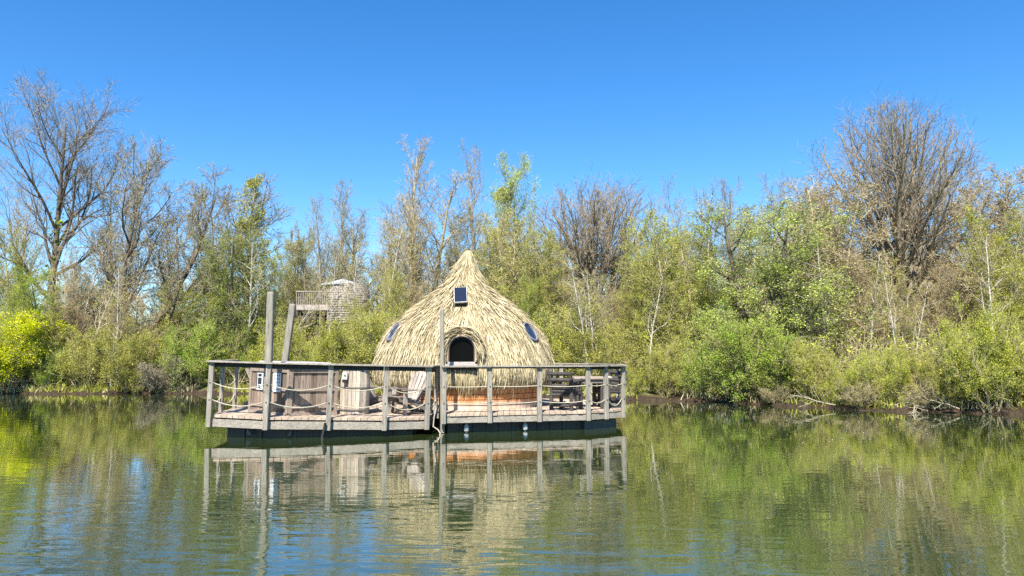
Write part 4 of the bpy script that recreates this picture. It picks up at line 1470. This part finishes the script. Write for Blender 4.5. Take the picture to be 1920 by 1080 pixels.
    B = base + d * Lh * 0.5
    C = B + unit(d + np.array([0, -0.05, -0.35])) * Lh * 0.5
    inside = ((C[:, 0] - WIN['x']) ** 2 + (C[:, 2] - WIN['z'] - 0.02) ** 2 < 0.30 ** 2) & (C[:, 2] > WIN['z'] - 0.1) | (np.abs(C[:, 0] - WIN['x']) < 0.32) & (C[:, 2] < WIN['z'] + 0.05)
    k = ~inside
    emit(base[k], B[k], C[k], unit(np.cross(d, out))[k], unit(out)[k], rng.uniform(0.009, 0.020, n)[k])
    # bundled tip
    V, Q = np.concatenate(allV), np.concatenate(allQ)
    link('thatch', np_mesh('thatch', V - off, Q, [M['straw']]), root)
    tip = MB()
    tz = 4.23
    tip.tube([(HX + 0.06, HY, tz - 0.25), (HX + 0.085, HY, tz), (HX + 0.09, HY, tz + 0.035)], [0.085, 0.045, 0.022], 10)
    tip.build('roof_tip', M['straw_under'], root, smooth=True)

    # arched window
    yf, yb = HY - 2.20, HY - 1.86
    wx, wz = WIN['x'], WIN['z']
    zb = wz - 0.27

    def arch(rad, drop, y, n=20):
        pts = [(wx - rad, y, zb + drop)]
        pts += [(wx - rad * math.cos(math.pi * k / n), y, wz + rad * math.sin(math.pi * k / n)) for k in range(n + 1)]
        pts += [(wx + rad, y, zb + drop)]
        return pts
    fr = MB()
    ro, ri = 0.33, 0.286
    A1, A2, A3, A4 = arch(ro, 0, yf), arch(ri, 0, yf), arch(ri, 0, yb), arch(ro, 0, yb)
    n = len(A1)
    fs = []
    for i in range(n - 1):
        fs += [(i, i + 1, n + i + 1, n + i), (n + i, n + i + 1, 2 * n + i + 1, 2 * n + i), (3 * n + i + 1, 3 * n + i, 2 * n + i, 2 * n + i + 1)[::-1], (3 * n + i, 3 * n + i + 1, i + 1, i)]
    fr.add(A1 + A2 + A3 + A4, fs)
    win = fr.build('window_frame', M['frame'], root)
    pn = MB()
    pa = arch(ri + 0.004, 0, yf + 0.10)
    pn.add(pa, [tuple(range(len(pa)))])
    pn.build('window_pane', M['pane'], win)
    sb = MB()
    A1, A2 = arch(ri - 0.001, 0.001, yf + 0.03), arch(ri - 0.03, 0.001, yf + 0.03)
    A3, A4 = arch(ri - 0.03, 0.001, yf + 0.07), arch(ri - 0.001, 0.001, yf + 0.07)
    sb.add(A1 + A2 + A3 + A4, fs)
    sb.build('sash', M['bolt'], win)
    si = MB()
    si.box(wx - 0.30, wx + 0.30, yf - 0.03, yb, zb - 0.045, zb - 0.003)
    si.box(wx - 0.35, wx + 0.35, yf - 0.06, yb, zb - 0.11, zb - 0.049)
    si.build('window_sill', M['sill'], root)
    # round side windows
    for p, nn, dd in rw:
        p, nn, dd = Vector(p), Vector(nn).normalized(), Vector(dd).normalized()
        sd2 = nn.cross(dd).normalized()
        fr = MB()
        m = 28
        ring = []
        for rad, h in ((0.262, -0.10), (0.262, 0.03), (0.226, 0.045), (0.212, -0.03)):
            ring += [p + nn * h + (dd * math.cos(2 * math.pi * k / m) + sd2 * math.sin(2 * math.pi * k / m)) * rad for k in range(m)]
        fs = []
        for j in range(3):
            fs += [(j * m + k, j * m + (k + 1) % m, (j + 1) * m + (k + 1) % m, (j + 1) * m + k) for k in range(m)]
        fr.add(ring, fs)
        wf = fr.build('round_window', M['bluerim'], root, smooth=True)
        pn = MB()
        pn.add([p + nn * 0.003 + (dd * math.cos(2 * math.pi * k / m) + sd2 * math.sin(2 * math.pi * k / m)) * 0.217 for k in range(m)], [tuple(range(m))])
        pn.build('round_pane', M['bluepane'], wf)
    # solar panel lying on the thatch
    p, nn, dd = Vector(sp), Vector(sn).normalized(), Vector(sd).normalized()
    sd2 = nn.cross(dd).normalized()
    ca, sa = math.cos(0.10), math.sin(0.10)
    dd, sd2 = dd * ca + sd2 * sa, sd2 * ca - dd * sa
    so_ = MB()
    so_.frame_box(p + nn * 0.10, sd2 * 0.155, dd * 0.345, nn * 0.014)
    sf = so_.build('solar_panel', M['skyframe'], root)
    gl = MB()
    gl.frame_box(p + nn * 0.1155, sd2 * 0.143, dd * 0.33, nn * 0.003)
    gl.build('panel_glass', M['solar'], sf)


cabin()


# ------------------------------------------------------------------ hot tub with panelled surround
def hot_tub():
    P0, P1, P2, P3 = Vector((-5.45, 15.45, 0)), Vector((-4.42, 14.74, 0)), Vector((-3.62, 15.42, 0)), Vector((-4.5, 16.2, 0))
    zb, zt = 0.392, 1.335
    root = empty('hot_tub', tuple(xl((-4.5, 15.5, zb))), 'square hot tub boxed in brown upright boards on the terrace raft', 'hot tub')
    corners = [P0, P1, P2, P3]
    rng = np.random.default_rng(4)
    cen = (P0 + P1 + P2 + P3) / 4
    for i in range(4):
        a, b = corners[i], corners[(i + 1) % 4]
        d = (b - a).normalized()
        nrm = Vector((d.y, -d.x, 0))
        if nrm.dot(cen - a) > 0:
            nrm = -nrm
        L = (b - a).length
        n = int(L / 0.105)
        pb = MB(xl)
        for k in range(n):
            s0, s1 = L * k / n + 0.003, L * (k + 1) / n - 0.003
            q0, q1 = a + d * s0, a + d * s1
            off = rng.uniform(0, 0.006)
            c = (q0 + q1) / 2 - nrm * (0.03 - off)
            pb.frame_box(c + Vector((0, 0, (zb + zt) / 2)), d * (s1 - s0) / 2, nrm * 0.014, Vector((0, 0, (zt - zb) / 2 - 0.01)))
        pn = pb.build('side_panel', M['tub'], root)
        for z, h in ((zt - 0.06, 0.085), (zb + 0.50, 0.055), (zb + 0.16, 0.05), (zb + 0.025, 0.05)):
            t = MB(xl)
            t.beam(a + d * 0.05 - nrm * 0.004 + Vector((0, 0, z)), b - d * 0.05 - nrm * 0.004 + Vector((0, 0, z)), 0.036, h)
            t.build('batten', M['tub_trim'], pn)
        for q, sg in ((a, 1), (b, -1)):
            t = MB(xl)
            c = q + d * sg * 0.035 + nrm * 0.003
            t.beam(c + Vector((0, 0, zb + 0.003)), c + Vector((0, 0, zt)), 0.065, 0.03, up=tuple(nrm))
            t.build('corner_strip', M['tub_trim'], root)
    rim = MB(xl)
    big = [(p + (p - cen).normalized() * 0.07) for p in corners]
    rim.prism([(p.x, p.y) for p in big], zt + 0.003, zt + 0.04)
    rim.build('rim', M['wood_dark'], root)
    cov = MB(xl)
    small = [(p - (p - cen).normalized() * 0.14) for p in corners]
    cov.prism([(p.x, p.y) for p in small], zt + 0.042, zt + 0.11)
    cov.build('cover', M['cover'], root, bevel=0.02)

    # the two notices on the left hand face
    d = (P1 - P0).normalized()
    nrm = Vector((d.y, -d.x, 0))
    if nrm.dot(cen - P0) > 0:
        nrm = -nrm
    L = (P1 - P0).length

    def sheet(t0, z0, z1, w, label, dark):
        c = P0 + d * (L * t0) + nrm * 0.012 + Vector((0, 0, (z0 + z1) / 2))
        r = empty('notice_sign', tuple(xl(c)), label, 'sign', 'notices on the hot tub')
        s = MB(xl)
        s.frame_box(c, d * w / 2, nrm * 0.006, Vector((0, 0, (z1 - z0) / 2)))
        s.build('board', M['white'], r)
        g = MB(xl)
        h = z1 - z0

        def mark(u, v, wu, hv):
            cc = c + d * (u * w / 2) + nrm * 0.0075 + Vector((0, 0, v * h / 2))
            g.frame_box(cc, d * wu * w / 2, nrm * 0.0012, Vector((0, 0, hv * h / 2)))
        if dark:
            mark(-0.88, 0.05, 0.12, 0.9)
            mark(0.05, 0.74, 0.55, 0.17)
            mark(0.05, 0.05, 0.60, 0.40)
            mark(-0.1, -0.52, 0.35, 0.07)
            mark(-0.1, -0.72, 0.45, 0.06)
            mark(0.3, -0.86, 0.25, 0.05)
        else:
            for rr in range(5):
                for cc_ in range(3):
                    if (rr, cc_) in ((2, 0), (3, 0), (3, 1)):
                        continue
                    mark(-0.6 + cc_ * 0.58, 0.72 - rr * 0.36, 0.15, 0.075)
        g.build('print', M['print'] if dark else M['blueprint'], r)
    sheet(0.27, 0.86, 1.2, 0.20, 'black and white notice half hidden behind the thick mooring pole', True)
    sheet(0.71, 0.84, 1.22, 0.235, 'white notice with rows of blue pictograms right of the thick mooring pole', False)


hot_tub()


def barrel():
    cx, cy, r = -3.31, 15.66, 0.31
    zb, zt = 0.391, 1.33
    root = empty('wooden_barrel', tuple(xl((cx, cy, zb))), 'pale upright stave barrel beside the hot tub', 'barrel')
    n = 24
    st = MB(xl)
    rng = np.random.default_rng(8)
    for k in range(n):
        a0, a1 = 2 * math.pi * (k + 0.04) / n, 2 * math.pi * (k + 0.96) / n
        o = rng.uniform(-0.004, 0.004)
        vs = []
        zs = [zb + 0.002, zb + 0.3, zb + 0.62, zt]
        rs = [r - 0.015, r, r, r - 0.02]
        for z, rr in zip(zs, rs):
            for a, q in ((a0, rr + o), (a1, rr + o), (a1, rr - 0.03), (a0, rr - 0.03)):
                vs.append((cx + math.sin(a) * q, cy - math.cos(a) * q, z))
        fs = []
        for j in range(3):
            for m in range(4):
                fs.append((j * 4 + m, j * 4 + (m + 1) % 4, j * 4 + 4 + (m + 1) % 4, j * 4 + 4 + m))
        fs += [(3, 2, 1, 0), (12, 13, 14, 15)]
        st.add(vs, fs)
    st.build('staves', M['barrel'], root)
    for z, rr in ((zb + 0.10, r + 0.004), (zb + 0.55, r + 0.006)):
        h = MB(xl)
        m = 32
        ring = []
        for q, zz in ((rr - 0.008, z - 0.012), (rr + 0.008, z - 0.012), (rr + 0.008, z + 0.012), (rr - 0.008, z + 0.012)):
            ring += [(cx + math.sin(2 * math.pi * k / m) * q, cy - math.cos(2 * math.pi * k / m) * q, zz) for k in range(m)]
        h.add(ring, [(j * m + k, j * m + (k + 1) % m, ((j + 1) % 4) * m + (k + 1) % m, ((j + 1) % 4) * m + k) for j in range(4) for k in range(m)])
        h.build('hoop', M['hoop'], root)
    l = MB(xl)
    l.prism([(cx + math.sin(2 * math.pi * k / 32) * (r + 0.02), cy - math.cos(2 * math.pi * k / 32) * (r + 0.02)) for k in range(32)], zt + 0.002, zt + 0.05)
    l.build('lid', M['wood_dark'], root)
    # switch box
    bx = MB(xl)
    c = (cx - 0.15, cy - r - 0.035, 1.17)
    r2 = empty('switch_box', tuple(xl(c)), 'small pale grey switch box on the front of the stave barrel', 'switch box')
    bx.box(c[0] - 0.055, c[0] + 0.055, c[1] - 0.03, c[1] + 0.055, 1.10, 1.245)
    bx.build('case', M['box'], r2, bevel=0.008)
    k = MB(xl)
    k.tube([(c[0] + 0.01, c[1] - 0.031, 1.19), (c[0] + 0.01, c[1] - 0.045, 1.19)], 0.016, 8)
    k.box(c[0] - 0.045, c[0] + 0.045, c[1] - 0.025, c[1] + 0.04, 1.045, 1.098)
    k.build('knob', M['bolt'], r2)


barrel()


# ------------------------------------------------------------------ adirondack chairs
def adirondack(loc, yaw, label, mat='chair', seat_mat='chair_dark', z=0.391, s=0.9):
    """local: faces +X"""
    base = Vector((loc[0], loc[1], z))
    Rm = Matrix.Rotation(yaw, 4, 'Z')

    def xf(p):
        return xl(base + (Rm @ (Vector(p) * s)))
    root = empty('garden_chair', tuple(xl(base)), label, 'chair', 'slatted wooden garden chairs on the terrace')

    # seat: curved side rails carry slats
    for sy in (-0.27, 0.27):
        b = MB(xf)
        pts = [(0.48, 0.36), (0.20, 0.33), (-0.15, 0.20), (-0.48, 0.03)]
        vs, fs = [], []
        for x_, z_ in pts:
            for yy in (sy - 0.014, sy + 0.014):
                vs += [(x_, yy, z_ + 0.05), (x_, yy, z_ - 0.055 if z_ > 0.1 else 0.002)]
        for i in range(3):
            o = i * 4
            fs += [(o, o + 1, o + 5, o + 4), (o + 2, o + 6, o + 7, o + 3), (o, o + 4, o + 6, o + 2), (o + 1, o + 3, o + 7, o + 5)]
        fs += [(0, 2, 3, 1), (12, 13, 15, 14)]
        b.add(vs, fs)
        b.build('seat_rail', M[seat_mat], root)
        leg = MB(xf)
        y2 = sy + (0.032 if sy > 0 else -0.032)
        leg.beam((0.34, y2, 0.002), (0.34, y2, 0.56), 0.03, 0.11, up=(1, 0, 0))
        leg.build('leg', M[mat], root)
        arm = MB(xf)
        arm.beam((-0.32, y2 + (0.03 if sy > 0 else -0.03), 0.575), (0.44, y2 + (0.03 if sy > 0 else -0.03), 0.575), 0.13, 0.024)
        arm.build('armrest', M[seat_mat], root)
    st = MB(xf)
    for k in range(5):
        t = k / 4
        x_ = 0.44 - t * 0.50
        z_ = 0.415 - 0.02 * t - 0.14 * max(0, t - 0.3)
        st.beam((x_, -0.30, z_), (x_, 0.30, z_), 0.105, 0.02, up=(0.15 * t, 0, 1))
    st.build('seat', M[seat_mat], root)
    bk = MB(xf)
    for k in range(5):
        u = (k - 2) / 2
        p0 = Vector((-0.08, u * 0.20, 0.26))
        p1 = Vector((-0.40, u * 0.30, 1.0 - 0.05 * abs(u) ** 1.5))
        bk.beam(p0, p1, 0.098, 0.02, up=(0.92, 0, 0.38))
    bk.build('backrest', M[mat], root)
    cr = MB(xf)
    cr.beam((-0.335, -0.30, 0.78), (-0.335, 0.30, 0.78), 0.03, 0.06)
    cr.beam((-0.27, -0.33, 0.55), (-0.27, 0.33, 0.55), 0.03, 0.07)
    cr.build('back_brace', M[seat_mat], root)


adirondack((-2.22, 15.92), math.radians(228), 'bleached slatted garden chair left of the thin upright pole')
adirondack((-2.98, 16.35), math.radians(-12), 'slatted garden chair half hidden behind the stave barrel')
adirondack((-5.52, 16.75), math.radians(-25), 'slatted garden chair of which only the pale back shows left of the hot tub')


# ------------------------------------------------------------------ log furniture
def log_chair(loc, yaw, label, cushion=False):
    base = Vector((loc[0], loc[1], 0.398))
    Rm = Matrix.Rotation(yaw, 4, 'Z')

    def xf(p):
        return base + (Rm @ Vector(p))
    root = empty('log_chair', tuple(base), label, 'chair', 'dark log chairs by the log table')
    # local: faces +X; back legs at -0.22
    for sy in (-0.25, 0.25):
        for x_, h in ((-0.22, 0.84), (0.24, 0.62)):
            b = MB(xf)
            b.tube([(x_, sy, 0.0), (x_ + 0.006, sy, h * 0.5), (x_ - (0.05 if x_ < 0 else 0), sy, h)], [0.048, 0.044, 0.04], 8)
            b.build('leg', M['log'], root, smooth=False)
        a = MB(xf)
        a.tube([(-0.26, sy, 0.60), (0.30, sy, 0.645)], 0.042, 8)
        a.build('armrest', M['log'], root)
        s2 = MB(xf)
        s2.tube([(-0.22, sy, 0.14), (0.24, sy, 0.12)], 0.033, 8)
        s2.tube([(-0.22, sy, 0.34), (0.24, sy, 0.36)], 0.035, 8)
        s2.build('stretcher', M['log'], root)
    for x_, z_ in ((-0.22, 0.10), (0.24, 0.10), (0.24, 0.34), (-0.22, 0.33)):
        s2 = MB(xf)
        s2.tube([(x_, -0.25, z_), (x_, 0.25, z_)], 0.033, 8)
        s2.build('stretcher', M['log'], root)
    st = MB(xf)
    for k in range(5):
        x_ = -0.19 + k * 0.102
        st.tube([(x_, -0.28, 0.41), (x_, 0.28, 0.41)], 0.047, 8)
    st.build('seat', M['log'], root)
    bk = MB(xf)
    for z_ in (0.52, 0.66, 0.79):
        x_ = -0.22 - 0.05 * max(0, (z_ - 0.42) / 0.42)
        bk.tube([(x_, -0.30, z_), (x_, 0.30, z_)], 0.043, 8)
    bk.build('backrest', M['log'], root)
    return root


log_chair((1.2, 16.62), math.radians(58), 'dark log chair nearest the cabin wall, seen from behind')
log_chair((2.28, 17.50), math.radians(215), 'dark log chair at the far side of the log table')
cu = MB()
cb = Vector((2.24, 17.28, 0.92))
cu.frame_box(cb, (0.05, 0.035, -0.015), (-0.03, 0.05, 0), (0.02, 0.0, 0.19))
o = cu.build('cushion', M['cushion'], None, tuple(cb), bevel=0.02)
tag(o, 'pale folded cushion leaning on the far log chair', 'cushion')


def table():
    c = Vector((1.80, 17.42, 0.398))
    root = empty('log_table', tuple(c), 'square table with plank top on dark log legs between the log chairs', 'table')
    t = MB()
    for k in range(5):
        y = c.y - 0.31 + k * 0.155
        t.box(c.x - 0.38, c.x + 0.38, y - 0.073, y + 0.073, 1.055, 1.095)
    t.build('table_top', M['table'], root)
    ap = MB()
    ap.box(c.x - 0.33, c.x + 0.33, c.y - 0.33, c.y - 0.29, 0.96, 1.052)
    ap.box(c.x - 0.33, c.x + 0.33, c.y + 0.29, c.y + 0.33, 0.96, 1.052)
    ap.build('apron', M['hoop'], root)
    for sx in (-0.28, 0.28):
        for sy in (-0.24, 0.24):
            b = MB()
            b.tube([(c.x + sx, c.y + sy, 0.399), (c.x + sx, c.y + sy, 1.05)], [0.055, 0.048], 8)
            b.build('leg', M['log'], root)


table()


# ------------------------------------------------------------------ mooring ropes
def loose_rope(pts, r, mat, label):
    b = MB()
    b.tube(pts, r, 6)
    o = b.build('mooring_rope', M[mat], None, tuple(pts[0]), smooth=True)
    tag(o, label, 'rope')


loose_rope([(-1.57, 15.20, 0.66), (-1.54, 15.19, 0.52), (-1.58, 15.2, 0.36), (-1.60, 15.19, 0.16), (-1.5, 15.17, 0.10), (-1.45, 15.16, 0.03), (-1.47, 15.16, -0.03)],
           0.014, 'rope', 'pale rope tying the two rafts and looping down to the water')
p = at(607, 793, 14.42)
loose_rope([(p.x + 0.03, 14.42, 0.30), (p.x + 0.02, 14.40, 0.22), (p.x, 14.40, 0.12), (p.x - 0.02, 14.40, 0.04), (p.x, 14.40, -0.06)], 0.026, 'darkrope',
           'dark wet rope hanging into the water below the hot tub')


# ------------------------------------------------------------------ treehouse far back in the wood
def treehouse():
    D = 36.0

    def X(px):
        return (px - 960) / F * D

    def Z(py):
        return at(620, py, D).z
    cx = X(632)
    root = empty('treehouse', (cx, D + 1.0, 3.2), 'grey shingled treehouse with a low pale roof and a balcony, high in the wood', 'treehouse')
    zf, zw = Z(583), Z(530)
    r = 1.0
    rng = np.random.default_rng(12)
    # round shingled wall bulging down below the floor on the right
    w = MB()
    n, m = 46, 18
    cyc = D + 1.0
    zz = np.linspace(Z(604), zw, m)
    cx2 = X(641)
    for j in range(m - 1):
        for k in range(n):
            a0, a1 = 2 * math.pi * (k + (j % 2) * 0.5) / n, 2 * math.pi * (k + 0.93 + (j % 2) * 0.5) / n
            rr = r + 0.12 * math.sin(math.pi * j / m) + rng.uniform(-0.01, 0.015)
            vs = []
            for z, q in ((zz[j] - 0.02, rr + 0.018), (zz[j + 1], rr - 0.01)):
                vs += [(cx2 + math.sin(a) * q, cyc - math.cos(a) * q, z) for a in (a0, a1)]
            w.add(vs, [(0, 1, 3, 2)])
    w.prism([(cx2 + math.sin(2 * math.pi * k / n) * 0.92, cyc - math.cos(2 * math.pi * k / n) * 0.92) for k in range(n)], zz[0], zw)
    w.build('wall', M['shingle'], root)
    ro = MB()
    k8 = 12
    ring = [(cx + math.sin(2 * math.pi * k / k8) * 1.1, cyc - math.cos(2 * math.pi * k / k8) * 1.1, zw - 0.02) for k in range(k8)]
    ring2 = [(x, y, z - 0.06) for x, y, z in ring]
    ro.add(ring + ring2 + [(cx, cyc, Z(519))], [(k, (k + 1) % k8, 2 * k8) for k in range(k8)] + [(k8 + k, k8 + (k + 1) % k8, (k + 1) % k8, k) for k in range(k8)] + [tuple(range(2 * k8 - 1, k8 - 1, -1))])
    ro.build('roof', M['box'], root)
    x0, x1 = X(552), X(624)
    d = MB()
    zd = Z(571)
    for k in range(9):
        y = D + 0.1 + k * 0.19
        d.box(x0, x1, y, y + 0.18, zd - 0.06, zd)
    d.build('balcony_deck', M['sill'], root)
    j = MB()
    j.box(x0 + 0.05, x1, D + 0.08, D + 0.2, zd - 0.26, zd - 0.063)
    j.box(x0 + 0.17, x0 + 0.29, D + 0.201, D + 1.62, zd - 0.26, zd - 0.063)
    j.build('joist_frame', M['sill'], root)
    zr = Z(546)
    rl = MB()
    k = 0
    x = x0 + 0.04
    while x < x1:
        rl.box(x - 0.016, x + 0.016, D + 0.12, D + 0.15, zd + 0.002, zr - 0.03)
        x += 0.105
    y = D + 0.2
    while y < D + 1.7:
        rl.box(x0 + 0.02, x0 + 0.05, y - 0.016, y + 0.016, zd + 0.002, zr - 0.03)
        y += 0.105
    rl.build('balusters', M['wood_h'], root)
    rb = MB()
    rb.beam((x0, D + 0.135, zr), (x1, D + 0.135, zr), 0.08, 0.055)
    rb.beam((x0 + 0.035, D + 0.18, zr), (x0 + 0.035, D + 1.75, zr), 0.08, 0.055)
    rb.build('handrail', M['wood_h'], root)
    for xp in (x0 + 0.1, (x0 + x1) / 2, X(655)):
        ps = MB()
        xg = xp
        yg = D + 0.7
        ps.tube([(xg, yg, float(gz(xg, yg)) - 0.1), (xg, yg, zd - 0.265)], [0.11, 0.09], 8)
        ps.build('support_post', BARK['dark'], root)
    la = MB()
    lx0, lx1, lz1, lz0 = x0 + 0.0, X(576), zd - 0.27, Z(602)
    for k in range(7):
        xx = lx0 + (lx1 - lx0) * k / 6
        la.box(xx - 0.02, xx + 0.02, D + 0.30, D + 0.32, lz0, lz1)
    for k in range(6):
        z = lz0 + (lz1 - lz0) * k / 5
        la.box(lx0, lx1, D + 0.322, D + 0.342, z - 0.02, z + 0.02)
    la.build('lattice', BARK['dark'], root)


treehouse()


# ------------------------------------------------------------------ petals adrift on the pond
def petals():
    rng = np.random.default_rng(606)
    n = 420
    x = rng.uniform(3, 14, n)
    y = rng.uniform(13, 24, n)
    k = y < yshore(x) - 0.6
    x, y = x[k], y[k]
    n = len(x)
    a = rng.uniform(0, 6.28, n)
    s = rng.uniform(0.006, 0.014, n)
    c = np.stack([x, y, np.full(n, 0.004)], -1)
    u = np.stack([np.cos(a), np.sin(a), np.zeros(n)], -1) * s[:, None]
    v = np.stack([-np.sin(a), np.cos(a), np.full(n, 0.5)], -1) * s[:, None] * 0.6
    V = np.stack([c - u, c - v * [1, 1, 0], c + u, c + v], 1).reshape(-1, 3)
    o = link('floating_petals', np_mesh('floating_petals', V, np.arange(n * 4).reshape(-1, 4), [M['white']]))
    tag(o, 'tiny pale petals drifting on the pond', 'petals', kind='stuff')


petals()
